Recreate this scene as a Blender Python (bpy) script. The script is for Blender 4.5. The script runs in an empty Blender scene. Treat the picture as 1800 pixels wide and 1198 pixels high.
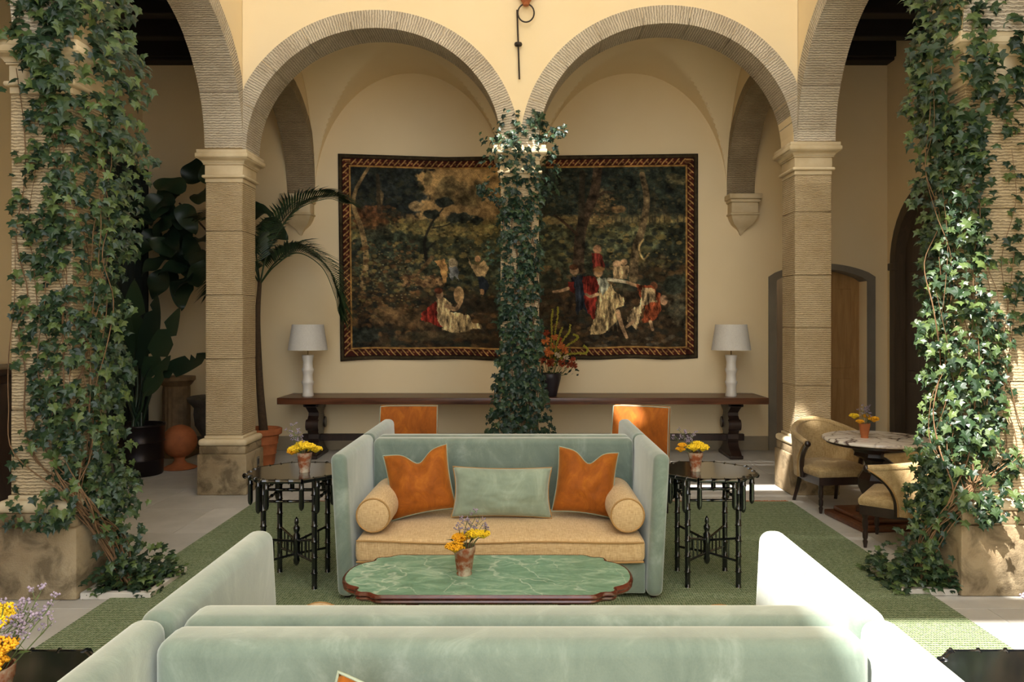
import bpy, bmesh, math, random
import numpy as np
from mathutils import Vector, Matrix, noise as mnoise
random.seed(7); np.random.seed(7)
PI = math.pi
scene = bpy.context.scene
C = scene.collection

# ------------------------------------------------------------------ camera
F_PX = 1330.0
cam_d = bpy.data.cameras.new('camera'); cam = bpy.data.objects.new('camera', cam_d); C.objects.link(cam)
cam.location = (0, 0, 1.8); cam.rotation_euler = (PI/2, 0, 0)
cam_d.sensor_width = 36; cam_d.lens = F_PX/1800*36
cam_d.shift_x = -20/1800; cam_d.shift_y = -31/1800
cam_d.clip_start = 0.05; cam_d.clip_end = 200
scene.camera = cam

# ------------------------------------------------------------------ sky, sun, exposure
world = bpy.data.worlds.new('sky'); scene.world = world; world.use_nodes = True
wn = world.node_tree.nodes; bg = wn['Background']
bg.inputs[0].default_value = (0.93, 0.97, 1.0, 1); bg.inputs[1].default_value = 2.9
SUN = Vector((0.45, 0.5, -1.0)).normalized()
sd = bpy.data.lights.new('sun', 'SUN'); so = bpy.data.objects.new('sun', sd); C.objects.link(so)
sd.energy = 15.0; sd.angle = math.radians(0.6); sd.color = (1.0, 0.96, 0.9)
so.rotation_euler = SUN.to_track_quat('-Z', 'Y').to_euler(); so.location = (-6, -6, 14)
vs = scene.view_settings
vs.view_transform = 'Standard'; vs.look = 'None'; vs.exposure = 0.32; vs.gamma = 1.0
vs.use_curve_mapping = False

# ------------------------------------------------------------------ helpers
def lin(c):
    out = []
    for v in c[:3]:
        v = v/255.0
        out.append(v/12.92 if v <= 0.04045 else ((v+0.055)/1.055)**2.4)
    return (out[0], out[1], out[2], 1.0)

class MB:
    def __init__(s): s.v = []; s.f = []; s.uv = None
    def add(s, vs_, fs_):
        b = len(s.v); s.v += [tuple(p) for p in vs_]; s.f += [tuple(i+b for i in f) for f in fs_]; return s
    def box(s, x0, x1, y0, y1, z0, z1):
        return s.add([(x0,y0,z0),(x1,y0,z0),(x1,y1,z0),(x0,y1,z0),(x0,y0,z1),(x1,y0,z1),(x1,y1,z1),(x0,y1,z1)],
              [(0,3,2,1),(4,5,6,7),(0,1,5,4),(1,2,6,5),(2,3,7,6),(3,0,4,7)])
    def rbox(s, x0, x1, y0, y1, z0, z1, r=0.01, seg=2, fn=None, sub=0):
        bm = bmesh.new()
        bmesh.ops.create_cube(bm, size=1.0)
        for v in bm.verts:
            v.co = Vector(((x0+x1)/2+v.co.x*(x1-x0), (y0+y1)/2+v.co.y*(y1-y0), (z0+z1)/2+v.co.z*(z1-z0)))
        bmesh.ops.bevel(bm, geom=list(bm.edges), offset=r, segments=seg, profile=0.5, affect='EDGES')
        if sub:
            bmesh.ops.subdivide_edges(bm, edges=list(bm.edges), cuts=sub, use_grid_fill=True)
        if fn:
            for v in bm.verts: v.co = fn(v.co.copy())
        bm.verts.index_update()
        s.add([v.co[:] for v in bm.verts], [[v.index for v in f.verts] for f in bm.faces]); bm.free(); return s
    def tube(s, path, r, n=8, cap=True, squash=None):
        P = [Vector(p) for p in path]; m = len(P)
        rs = r if isinstance(r, (list, tuple)) else [r]*m
        up = None; vs_ = []; fs_ = []
        for i in range(m):
            t = (P[min(i+1,m-1)]-P[max(i-1,0)])
            t = t.normalized() if t.length > 1e-9 else Vector((0,0,1))
            if up is None:
                up = Vector((0,0,1)) if abs(t.z) < 0.9 else Vector((1,0,0))
            a = t.cross(up)
            if a.length < 1e-6: a = t.orthogonal()
            a.normalize(); b = a.cross(t).normalized(); up = b
            for k in range(n):
                ang = 2*PI*k/n
                vs_.append(P[i]+a*math.cos(ang)*rs[i]+b*math.sin(ang)*rs[i])
        for i in range(m-1):
            for k in range(n):
                k2 = (k+1) % n
                fs_.append((i*n+k, i*n+k2, (i+1)*n+k2, (i+1)*n+k))
        if cap:
            fs_.append(tuple(range(n))[::-1]); fs_.append(tuple((m-1)*n+k for k in range(n)))
        return s.add(vs_, fs_)
    def lathe(s, prof, n=24, c=(0,0), cap=True, mod=None):
        vs_ = []; fs_ = []; m = len(prof)
        for i, (r, z) in enumerate(prof):
            for k in range(n):
                a = 2*PI*k/n; rr = r*(mod(a, z) if mod else 1)
                vs_.append((c[0]+rr*math.cos(a), c[1]+rr*math.sin(a), z))
        for i in range(m-1):
            for k in range(n):
                k2 = (k+1) % n
                fs_.append((i*n+k, i*n+k2, (i+1)*n+k2, (i+1)*n+k))
        if cap:
            fs_.append(tuple(range(n))[::-1]); fs_.append(tuple((m-1)*n+k for k in range(n)))
        return s.add(vs_, fs_)
    def prism(s, poly, h0, h1, axis='z'):
        n = len(poly)
        def P(p, h):
            return {'z': (p[0],p[1],h), 'x': (h,p[0],p[1]), 'y': (p[0],h,p[1])}[axis]
        vs_ = [P(p,h0) for p in poly]+[P(p,h1) for p in poly]
        fs_ = [tuple(range(n))[::-1], tuple(range(n,2*n))]+[(i,(i+1)%n,n+(i+1)%n,n+i) for i in range(n)]
        return s.add(vs_, fs_)
    def grid(s, nu, nv, fn, wrap=False):
        vs_ = [fn(i/(nu-1 if not wrap else nu), j/(nv-1)) for j in range(nv) for i in range(nu)]
        fs_ = []
        for j in range(nv-1):
            for i in range(nu if wrap else nu-1):
                i2 = (i+1) % nu
                fs_.append((j*nu+i, j*nu+i2, (j+1)*nu+i2, (j+1)*nu+i))
        return s.add(vs_, fs_)
    def ball(s, c, r, sc=(1,1,1), n=8, m=5):
        c = Vector(c); vs_ = [c+Vector((0,0,-r*sc[2]))]; fs_ = []
        for j in range(1, m):
            t = -PI/2+PI*j/m
            for i in range(n):
                a = 2*PI*i/n
                vs_.append(c+Vector((math.cos(t)*math.cos(a)*r*sc[0], math.cos(t)*math.sin(a)*r*sc[1], math.sin(t)*r*sc[2])))
        vs_.append(c+Vector((0,0,r*sc[2])))
        L = len(vs_)-1
        for i in range(n):
            i2 = (i+1) % n
            fs_.append((0, 1+i2, 1+i)); fs_.append((L, L-n+i, L-n+i2))
            for j in range(m-2):
                fs_.append((1+j*n+i, 1+j*n+i2, 1+(j+1)*n+i2, 1+(j+1)*n+i))
        return s.add(vs_, fs_)
    def blob(s, c, r):        # octahedron, cheap
        x, y, z = c
        return s.add([(x-r,y,z),(x+r,y,z),(x,y-r,z),(x,y+r,z),(x,y,z-r),(x,y,z+r)],
                     [(0,2,5),(2,1,5),(1,3,5),(3,0,5),(2,0,4),(1,2,4),(3,1,4),(0,3,4)])
    def xform(s, M, start=0):
        s.v[start:] = [tuple(M @ Vector(p)) for p in s.v[start:]]; return s
    def mesh(s, name, m, smooth=40):
        me = bpy.data.meshes.new(name); me.from_pydata(s.v, [], s.f)
        bm = bmesh.new(); bm.from_mesh(me); bmesh.ops.recalc_face_normals(bm, faces=list(bm.faces)); bm.to_mesh(me); bm.free()
        if s.uv:
            uvl = me.uv_layers.new(name='UVMap')
            for l in me.loops: uvl.data[l.index].uv = s.uv[l.vertex_index]
        if m: me.materials.append(m)
        if smooth:
            me.shade_smooth(); me.set_sharp_from_angle(angle=math.radians(smooth))
        return me
    def build(s, name, m, parent=None, smooth=40, label=None):
        o = bpy.data.objects.new(name, s.mesh(name, m, smooth)); C.objects.link(o)
        if parent: o.parent = parent
        if label: o['label'] = label
        return o

def inst(name, me, parent=None, M=None):
    o = bpy.data.objects.new(name, me); C.objects.link(o)
    if parent: o.parent = parent
    if M is not None: o.matrix_local = M
    return o
def tag(o, label, cat=None, group=None, kind=None):
    o['label'] = label
    if cat: o['category'] = cat
    if group: o['group'] = group
    if kind: o['kind'] = kind
    return o
def thing(name, label, cat, loc=(0,0,0), rz=0, group=None):
    o = bpy.data.objects.new(name, None); C.objects.link(o); o.empty_display_size = 0.1
    o.location = loc; o.rotation_euler = (0,0,rz)
    return tag(o, label, cat, group)
def copy_tree(o, parent=None):
    c = o.copy(); C.objects.link(c)
    if parent: c.parent = parent
    for ch in list(o.children): copy_tree(ch, c)
    return c
def spline(pts, n=12):
    P = [Vector(p) for p in pts]; out = []
    Q = [P[0]*2-P[1]]+P+[P[-1]*2-P[-2]]
    for i in range(1, len(Q)-2):
        for k in range(n):
            t = k/n; a, b, c, d = Q[i-1], Q[i], Q[i+1], Q[i+2]
            out.append(0.5*((2*b)+(c-a)*t+(2*a-5*b+4*c-d)*t*t+(3*b-a-3*c+d)*t**3))
    out.append(P[-1]); return out

# ------------------------------------------------------------------ materials
class NT:
    def __init__(s, name):
        s.m = bpy.data.materials.new(name); s.m.use_nodes = True; s.t = s.m.node_tree
        s.p = s.t.nodes['Principled BSDF']; s.o = s.t.nodes['Material Output']
        s.co = s.t.nodes.new('ShaderNodeTexCoord')
    def n(s, typ, **kw):
        nd = s.t.nodes.new('ShaderNode'+typ)
        for k, v in kw.items():
            if k.startswith('i_'):
                key = k[2:]; key = int(key) if key.isdigit() else key
                nd.inputs[key].default_value = v
            else: setattr(nd, k, v)
        return nd
    def l(s, a, b): s.t.links.new(a, b)
    def mapping(s, scale=(1,1,1), src='Object', rot=(0,0,0)):
        mp = s.n('Mapping'); mp.inputs['Scale'].default_value = scale; mp.inputs['Rotation'].default_value = rot
        s.l(s.co.outputs[src], mp.inputs[0]); return mp.outputs[0]
    def noise(s, vec, scale, detail=4, rough=0.55, dist=0):
        nd = s.n('TexNoise'); nd.inputs['Scale'].default_value = scale; nd.inputs['Detail'].default_value = detail
        nd.inputs['Roughness'].default_value = rough; nd.inputs['Distortion'].default_value = dist
        s.l(vec, nd.inputs['Vector']); return nd.outputs['Fac']
    def ramp(s, fac, stops):
        r = s.n('ValToRGB'); e = r.color_ramp.elements
        while len(e) < len(stops): e.new(0.5)
        for el, (p, c) in zip(e, stops): el.position = p; el.color = c
        s.l(fac, r.inputs[0]); return r.outputs[0]
    def mix(s, fac, a, b, mode='MIX'):
        m = s.n('Mix', data_type='RGBA', blend_type=mode)
        for sock, v in ((m.inputs[0], fac), (m.inputs[6], a), (m.inputs[7], b)):
            if isinstance(v, (int, float, tuple)): sock.default_value = v
            else: s.l(v, sock)
        return m.outputs[2]
    def math(s, op, a, b=0.0):
        m = s.n('Math', operation=op)
        for sock, v in ((m.inputs[0], a), (m.inputs[1], b)):
            if isinstance(v, (int, float)): sock.default_value = v
            else: s.l(v, sock)
        return m.outputs[0]
    def bump(s, h, strength=0.3, dist=0.01, prev=None):
        b = s.n('Bump'); b.inputs['Strength'].default_value = strength; b.inputs['Distance'].default_value = dist
        s.l(h, b.inputs['Height'])
        if prev is not None: s.l(prev, b.inputs['Normal'])
        return b.outputs[0]
    def fin(s, color=None, rough=0.6, bump=None, spec=0.4, **kw):
        p = s.p
        if color is not None:
            if isinstance(color, tuple): p.inputs['Base Color'].default_value = color
            else: s.l(color, p.inputs['Base Color'])
        if isinstance(rough, (int, float)): p.inputs['Roughness'].default_value = rough
        else: s.l(rough, p.inputs['Roughness'])
        p.inputs['Specular IOR Level'].default_value = spec
        for k, v in kw.items(): p.inputs[k.replace('_', ' ')].default_value = v
        if bump is not None: s.l(bump, p.inputs['Normal'])
        return s.m

def simple(name, c, rough=0.5, var=0.15, vscale=6, bscale=40, bstr=0.1, bdist=0.004, spec=0.4, **kw):
    t = NT(name); v = t.mapping()
    n1 = t.noise(v, vscale, 5)
    a = lin(c); lo = tuple(x*(1-var) for x in a[:3])+(1,); hi = tuple(min(1, x*(1+var)) for x in a[:3])+(1,)
    col = t.ramp(n1, [(0.3, lo), (0.7, hi)])
    b = t.bump(t.noise(v, bscale, 4), bstr, bdist)
    return t.fin(col, rough, b, spec, **kw)

def stone_tooled(name, c1, c2, uvmode=False, pitch=0.021, strength=0.9):
    t = NT(name)
    v = t.mapping(src='UV' if uvmode else 'Object')
    big = t.noise(t.mapping(), 2.6, 5, 0.6)
    col = t.ramp(big, [(0.3, lin(c1)), (0.68, lin(c2))])
    st = t.mapping(scale=(1/pitch, 9, 9) if uvmode else (9, 9, 1/pitch), src='UV' if uvmode else 'Object')
    wv = t.n('TexWave', wave_type='BANDS', bands_direction='X' if uvmode else 'Z'); wv.inputs['Scale'].default_value = 0.314/pitch; wv.inputs['Distortion'].default_value = 4.0; wv.inputs['Detail'].default_value = 4; wv.inputs['Detail Scale'].default_value = 2.2; wv.inputs['Detail Roughness'].default_value = 0.6; t.l(v, wv.inputs[0])
    g = t.math('ADD', t.math('MULTIPLY', wv.outputs['Fac'], 0.7), t.math('MULTIPLY', t.noise(st, 1.0, 2), 0.4))
    g2 = t.ramp(g, [(0.30, (0,0,0,1)), (0.62, (1,1,1,1))])
    fine = t.noise(v, 90, 3)
    dk = t.mix(t.math('MULTIPLY', t.math('SUBTRACT', 1.0, g2), 0.62), col, tuple(x*0.45 for x in lin(c1)[:3])+(1,))
    dk = t.mix(t.math('MULTIPLY', fine, 0.25), dk, lin(c2))
    b = t.bump(g2, strength, 0.014); b = t.bump(fine, 0.5, 0.008, b)
    return t.fin(dk, 0.9, b, 0.2)

def make_mats():
    G = {}
    G['stone'] = stone_tooled('tooled_sandstone', (186,160,120), (214,192,155))
    G['ring'] = stone_tooled('tooled_arch_stone', (184,168,144), (222,208,184), uvmode=True, pitch=0.026)
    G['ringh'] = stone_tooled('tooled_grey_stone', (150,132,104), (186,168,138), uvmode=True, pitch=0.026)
    # dressed stone, smooth
    t = NT('dressed_sandstone'); v = t.mapping(); c = t.ramp(t.noise(v, 3.5, 5), [(0.3, lin((196,174,136))), (0.7, lin((222,204,170)))])
    G['dressed'] = t.fin(c, 0.85, t.bump(t.noise(v, 60, 4), 0.25, 0.006), 0.2)
    t = NT('stained_plinth_stone'); v = t.mapping()
    blot = t.ramp(t.noise(v, 4.2, 6, 0.62, 0.6), [(0.47, (0,0,0,1)), (0.62, (1,1,1,1))])
    base = t.ramp(t.noise(v, 2.2, 4), [(0.3, lin((142,120,90))), (0.7, lin((180,162,130)))])
    c = t.mix(t.math('MULTIPLY', blot, 0.75), base, lin((88,74,54)))
    G['plinth'] = t.fin(c, 0.9, t.bump(t.noise(v, 70, 5, 0.7), 0.6, 0.012), 0.2)
    t = NT('cream_plaster'); v = t.mapping()
    c = t.ramp(t.noise(v, 0.7, 4), [(0.3, lin((234,211,168))), (0.7, lin((240,219,180)))])
    G['plaster'] = t.fin(c, 0.9, t.bump(t.noise(v, 9, 4), 0.12, 0.01), 0.15)
    t = NT('pale_stone_slab'); v = t.mapping(); oi = t.n('ObjectInfo')
    c = t.ramp(t.noise(v, 1.6, 6, 0.6), [(0.3, lin((168,163,154))), (0.7, lin((196,190,180)))])
    hsv = t.n('HueSaturation'); t.l(c, hsv.inputs['Color'])
    t.l(t.math('ADD', t.math('MULTIPLY', oi.outputs['Random'], 0.16), 0.92), hsv.inputs['Value'])
    G['slab'] = t.fin(hsv.outputs[0], t.math('ADD', t.math('MULTIPLY', t.noise(v, 5, 4), 0.3), 0.4), t.bump(t.noise(v, 14, 5), 0.08, 0.004), 0.4)
    G['mortar'] = simple('floor_joint', (120,114,104), 0.95)
    # rug: woven seagrass
    t = NT('woven_green_rug'); v = t.mapping()
    w1 = t.n('TexWave', wave_type='BANDS', bands_direction='Y', wave_profile='SIN'); w1.inputs['Scale'].default_value = 11; w1.inputs['Distortion'].default_value = 3.0; w1.inputs['Detail Scale'].default_value = 6; t.l(v, w1.inputs[0])
    w2 = t.n('TexWave', wave_type='BANDS', bands_direction='X', wave_profile='SIN'); w2.inputs['Scale'].default_value = 20; w2.inputs['Distortion'].default_value = 2.0; w2.inputs['Detail Scale'].default_value = 4; t.l(v, w2.inputs[0])
    sp = t.noise(t.mapping(scale=(34, 70, 1)), 1.0, 4, 0.75)
    h = t.math('MULTIPLY', t.math('ADD', w1.outputs['Fac'], t.math('MULTIPLY', w2.outputs['Fac'], 0.5)), t.math('ADD', t.math('MULTIPLY', sp, 1.6), -0.15))
    c = t.ramp(h, [(0.12, lin((66,84,54))), (0.36, lin((122,138,98))), (0.85, lin((178,182,150)))])
    c = t.mix(t.math('MULTIPLY', t.noise(v, 0.8, 3), 0.35), c, lin((116,130,90)))
    G['rug'] = t.fin(c, 0.9, t.bump(h, 0.9, 0.012), 0.15)
    # velvet
    def velvet(name, c1, c2, c3, sheen=0.5, stint=(1,1,1,1), vs_=2.4):
        t = NT(name); v = t.mapping()
        nap = t.noise(t.mapping(scale=(1.5, 1.5, 0.8)), vs_, 7, 0.7, 1.2)
        c = t.ramp(nap, [(0.30, lin(c1)), (0.52, lin(c2)), (0.72, lin(c3))])
        fine = t.noise(v, 160, 2)
        c = t.mix(t.math('MULTIPLY', fine, 0.18), c, lin(c3))
        b = t.bump(t.noise(v, 3.0, 3), 0.10, 0.03); b = t.bump(fine, 0.12, 0.002, b)
        return t.fin(c, 0.75, b, 0.25, Sheen_Weight=sheen, Sheen_Roughness=0.5, Sheen_Tint=stint)
    G['sage'] = velvet('sage_velvet', (84,100,90), (106,121,109), (142,154,143), 0.9, lin((246,248,240)))
    G['sage_cushion'] = velvet('grey_sage_satin', (112,126,110), (128,142,124), (152,164,146), 0.5, lin((235,240,230)), 4)
    G['orange'] = velvet('orange_velvet', (112,54,6), (142,74,10), (172,100,22), 0.4, lin((255,190,110)), 5)
    G['pipe_pale'] = simple('pale_piping', (150,160,140), 0.7)
    G['pipe_tan'] = simple('tan_piping', (160,124,74), 0.7)
    # linen weave
    def weave(name, c1, c2, sc=210):
        t = NT(name); v = t.mapping()
        a = t.noise(t.mapping(scale=(sc, sc*0.12, sc*0.12)), 1.0, 2); b_ = t.noise(t.mapping(scale=(sc*0.12, sc, sc)), 1.0, 2)
        h = t.math('MULTIPLY', t.math('ADD', a, b_), 0.5)
        c = t.ramp(h, [(0.32, lin(c1)), (0.68, lin(c2))])
        return t.fin(c, 0.85, t.bump(h, 0.5, 0.003), 0.2, Sheen_Weight=0.15)
    G['linen'] = weave('tan_linen', (172,140,96), (214,186,142))
    G['raffia'] = weave('woven_raffia', (140,114,74), (190,164,118), 170)
    G['shade'] = weave('pale_shade_linen', (206,198,186), (226,220,208), 260)
    # woods
    def wood(name, c1, c2, rough=0.35, sc=(1.2, 14, 14), coat=0.2):
        t = NT(name); v = t.mapping(scale=sc)
        n1 = t.noise(v, 1.6, 6, 0.6, 0.6)
        c = t.ramp(n1, [(0.3, lin(c1)), (0.7, lin(c2))])
        return t.fin(c, rough, t.bump(n1, 0.12, 0.004), 0.45, Coat_Weight=coat, Coat_Roughness=0.25)
    G['walnut'] = wood('dark_walnut', (62,34,20), (112,66,40), 0.38)
    G['darkwood'] = wood('dark_turned_wood', (30,20,16), (52,34,26), 0.35, (8,8,3))
    G['mahogany'] = wood('mahogany', (62,24,16), (104,48,34), 0.25, (3,8,8), 0.5)
    G['beam'] = wood('black_brown_beam', (18,15,16), (28,24,24), 0.7, (1,8,8), 0)
    G['oak'] = wood('tan_oak_door', (150,112,66), (178,140,90), 0.5, (10,10,1), 0)
    G['browndoor'] = wood('brown_door', (66,54,40), (84,70,54), 0.6, (10,10,1), 0)
    G['lacquer'] = simple('black_lacquer', (10,11,14), 0.12, 0.2, bstr=0.02, spec=0.6, Coat_Weight=0.6, Coat_Roughness=0.08)
    G['greystone'] = simple('grey_pietra_serena', (126,118,104), 0.85, 0.12, 3, 50, 0.2)
    G['greypaint'] = simple('grey_skirting_paint', (150,136,112), 0.8, 0.08)
    # marbles
    t = NT('green_marble'); v = t.mapping(scale=(1,1,1), rot=(0,0,0.5))
    d = t.noise(v, 3.0, 5, 0.6); dv = t.n('VectorMath', operation='ADD'); t.l(v, dv.inputs[0])
    nz = t.n('TexNoise'); nz.inputs['Scale'].default_value = 3.2; nz.inputs['Detail'].default_value = 4; t.l(v, nz.inputs['Vector'])
    sc_ = t.n('VectorMath', operation='SCALE'); sc_.inputs['Scale'].default_value = 0.45; t.l(nz.outputs['Color'], sc_.inputs[0]); t.l(sc_.outputs[0], dv.inputs[1])
    st = t.n('Mapping'); st.inputs['Scale'].default_value = (1.6, 3.6, 1); t.l(dv.outputs[0], st.inputs[0])
    vo = t.n('TexVoronoi', feature='DISTANCE_TO_EDGE'); vo.inputs['Scale'].default_value = 1.3; t.l(st.outputs[0], vo.inputs['Vector'])
    vein = t.ramp(vo.outputs['Distance'], [(0.0, (1,1,1,1)), (0.022, (0,0,0,1))])
    base = t.ramp(t.noise(t.mapping(scale=(1.4,3.0,1), rot=(0,0,0.5)), 5, 8, 0.7, 0.8), [(0.28, lin((84,120,96))), (0.5, lin((116,152,126))), (0.72, lin((168,190,164)))])
    c = t.mix(t.math('MULTIPLY', vein, t.math('MULTIPLY', t.noise(v, 2.2, 3), 0.75)), base, lin((224,228,208)))
    G['gmarble'] = t.fin(c, 0.35, None, 0.5)
    t = NT('white_plum_marble'); v = t.mapping()
    nz = t.n('TexNoise'); nz.inputs['Scale'].default_value = 4; nz.inputs['Detail'].default_value = 5; t.l(v, nz.inputs['Vector'])
    sc_ = t.n('VectorMath', operation='SCALE'); sc_.inputs['Scale'].default_value = 0.3; t.l(nz.outputs['Color'], sc_.inputs[0])
    dv = t.n('VectorMath', operation='ADD'); t.l(v, dv.inputs[0]); t.l(sc_.outputs[0], dv.inputs[1])
    vo = t.n('TexVoronoi', feature='DISTANCE_TO_EDGE'); vo.inputs['Scale'].default_value = 5.5; t.l(dv.outputs[0], vo.inputs['Vector'])
    vein = t.ramp(vo.outputs['Distance'], [(0.0, (1,1,1,1)), (0.085, (0,0,0,1))])
    pm = t.ramp(t.noise(v, 3.5, 4), [(0.36, (0,0,0,1)), (0.52, (1,1,1,1))])
    c = t.mix(t.math('MULTIPLY', vein, pm), lin((226,216,204)), lin((66,36,36)))
    G['wmarble'] = t.fin(c, 0.22, None, 0.5)
    # pots
    t = NT('weathered_terracotta'); v = t.mapping()
    m = t.ramp(t.noise(v, 14, 5, 0.65), [(0.42, (0,0,0,1)), (0.6, (1,1,1,1))])
    c = t.mix(m, lin((140,78,46)), lin((176,164,142)))
    G['oldpot'] = t.fin(c, 0.85, t.bump(t.noise(v, 60, 4), 0.4, 0.003), 0.2)
    G['terracotta'] = simple('terracotta', (172,100,58), 0.8, 0.2, 9)
    G['paleterra'] = simple('dusty_terracotta', (150,112,78), 0.85, 0.2, 9)
    G['urn'] = simple('grey_urn_stone', (84,80,74), 0.85, 0.25, 12, 60, 0.3)
    G['pedestal'] = simple('brown_plaster_pedestal', (128,104,76), 0.85, 0.25, 8)
    G['blackpot'] = simple('black_metal_drum', (34,28,30), 0.35, 0.2, spec=0.5, Metallic=0.6)
    G['ceramic'] = simple('white_ceramic', (222,214,202), 0.3, 0.06, 8, 10, 0.15, 0.01, 0.5)
    G['vase'] = simple('dark_vase', (40,34,40), 0.4, 0.2)
    G['iron'] = simple('rusted_iron', (62,54,48), 0.7, 0.3, 30, Metallic=0.5)
    G['soil'] = simple('soil', (38,30,24), 0.95, 0.3, 30, 60, 0.8, 0.02)
    G['curb'] = simple('pale_stone_curb', (200,192,180), 0.8, 0.08)
    G['brass'] = simple('dull_brass', (120,96,56), 0.4, 0.1, Metallic=0.9)
    G['steel'] = simple('outlet_metal', (120,116,104), 0.4, 0.1, Metallic=0.7)
    G['curtain'] = simple('dark_green_curtain', (26,34,30), 0.85, 0.2)
    # leaves
    def leaf(name, c1, c2, c3, rough=0.4, trans=0.3):
        t = NT(name); g = t.n('NewGeometry'); oi = t.n('ObjectInfo')
        r = t.math('FRACT', t.math('ADD', t.math('MULTIPLY', g.outputs['Random Per Island'], 1.0), oi.outputs['Random']))
        c = t.ramp(r, [(0.0, lin(c1)), (0.55, lin(c2)), (1.0, lin(c3))])
        v = t.mapping(); c = t.mix(t.math('MULTIPLY', t.noise(v, 40, 3), 0.3), c, lin(c1))
        t.fin(c, rough, None, 0.4)
        tr = t.n('BsdfTranslucent'); t.l(c, tr.inputs[0]); mx = t.n('MixShader'); mx.inputs[0].default_value = trans
        t.l(t.p.outputs[0], mx.inputs[1]); t.l(tr.outputs[0], mx.inputs[2]); t.l(mx.outputs[0], t.o.inputs[0])
        return t.m
    G['ivy'] = leaf('ivy_leaf', (32,50,34), (56,78,50), (106,124,66), 0.34)
    G['ivydark'] = leaf('dark_ivy_leaf', (28,46,36), (46,70,54), (72,92,56), 0.36)
    G['palm'] = leaf('palm_leaflet', (30,48,32), (44,66,42), (58,78,44), 0.4, 0.15)
    G['bigleaf'] = leaf('dark_glossy_leaf', (26,42,32), (36,56,40), (48,68,46), 0.35, 0.1)
    G['stem'] = simple('ivy_stem', (112,84,56), 0.8, 0.25, 30)
    G['trunk'] = simple('plant_trunk', (74,58,42), 0.9, 0.25, 30)
    G['greenstem'] = simple('green_stem', (84,96,56), 0.7)
    G['yarrow'] = simple('yellow_yarrow', (236,196,36), 0.8, 0.25, 60, 120, 0.5)
    G['yarrow2'] = simple('golden_yarrow', (226,162,22), 0.8, 0.25, 60, 120, 0.5)
    G['statice'] = simple('mauve_statice', (140,126,142), 0.8, 0.25, 60)
    G['pinkf'] = simple('orange_bloom', (208,120,58), 0.8, 0.3, 40)
    G['redf'] = simple('rust_bloom', (150,62,30), 0.8, 0.3, 40)
    G['spike'] = simple('chartreuse_spike', (150,142,44), 0.8, 0.25, 60)
    G['creamf'] = simple('cream_bloom', (206,184,150), 0.8, 0.2, 40)
    # awning
    t = NT('gobo_cloth'); t.p.inputs['Base Color'].default_value = (0.84, 0.84, 0.82, 1); t.p.inputs['Roughness'].default_value = 0.9  # translucent cloth of the added overhead cover that softens the daylight
    tr = t.n('BsdfTranslucent'); tr.inputs[0].default_value = (0.86, 0.86, 0.84, 1); mx = t.n('MixShader'); mx.inputs[0].default_value = 0.32
    t.l(t.p.outputs[0], mx.inputs[1]); t.l(tr.outputs[0], mx.inputs[2]); t.l(mx.outputs[0], t.o.inputs[0]); G['gobo'] = t.m
    # tapestry
    t = NT('tapestry_wool'); at = t.n('Attribute', attribute_name='weft'); v = t.mapping()
    h = t.noise(t.mapping(scale=(90, 1, 400)), 1.0, 2)
    c = t.mix(t.math('MULTIPLY', h, 0.25), at.outputs['Color'], (0.02,0.015,0.01,1))
    G['tapestry'] = t.fin(c, 0.95, t.bump(h, 0.4, 0.004), 0.1)
    return G
G = make_mats()
# ------------------------------------------------------------------ the setting
XL, XR = -2.964, 2.895           # courtyard faces of the side walls
YW = 7.98                        # courtyard face of the arcade opposite
YB = 10.75                       # loggia back wall
GL, GR = -5.41, 5.17             # gallery side walls
TH = 0.19                        # arch ring width
ROOF = 8.5
FRONT = lambda s, t, z: (s, t, z)
SIDE = lambda s, t, z: (t, s, z)

def ell(s, s0, s1, zs, b, grow=0.0):
    c = (s0+s1)/2; a = (s1-s0)/2+grow; q = 1-((s-c)/a)**2
    return zs+(b+grow)*math.sqrt(max(0, q))
def arch_wall(name, mp, pieces, t0, t1, ztop, m=None, parent=None):
    """pieces: (s0, s1, kind, zs, b): kind 'solid' starts at height zs, kind 'arch' follows the ellipse."""
    mb = MB(); S = []
    for (s0, s1, kind, zs, b) in pieces:
        if kind == 'solid':
            S.append((s0, zs)); S.append((s1, zs))
        else:
            n = 36; c = (s0+s1)/2; a = (s1-s0)/2
            for k in range((n if kind == 'arch' else n//2)+1):
                s = c-a*math.cos(PI*k/n); S.append((s, zs+b*math.sin(PI*k/n)))
    vs_ = []
    for s, z in S:
        vs_ += [mp(s,t0,z), mp(s,t1,z), mp(s,t0,ztop), mp(s,t1,ztop)]
    fs_ = []
    for i in range(len(S)-1):
        a, b = 4*i, 4*i+4
        fs_.append((a+1, b+1, b+3, a+3)); fs_.append((a, a+2, b+2, b)); fs_.append((a, b, b+1, a+1)); fs_.append((a+2, a+3, b+3, b+2))
    n = 4*(len(S)-1)
    fs_ += [(0,1,3,2), (n,n+2,n+3,n+1)]
    mb.add(vs_, fs_)
    o = mb.build(name, m or G['plaster'], parent, smooth=None)
    return o

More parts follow.
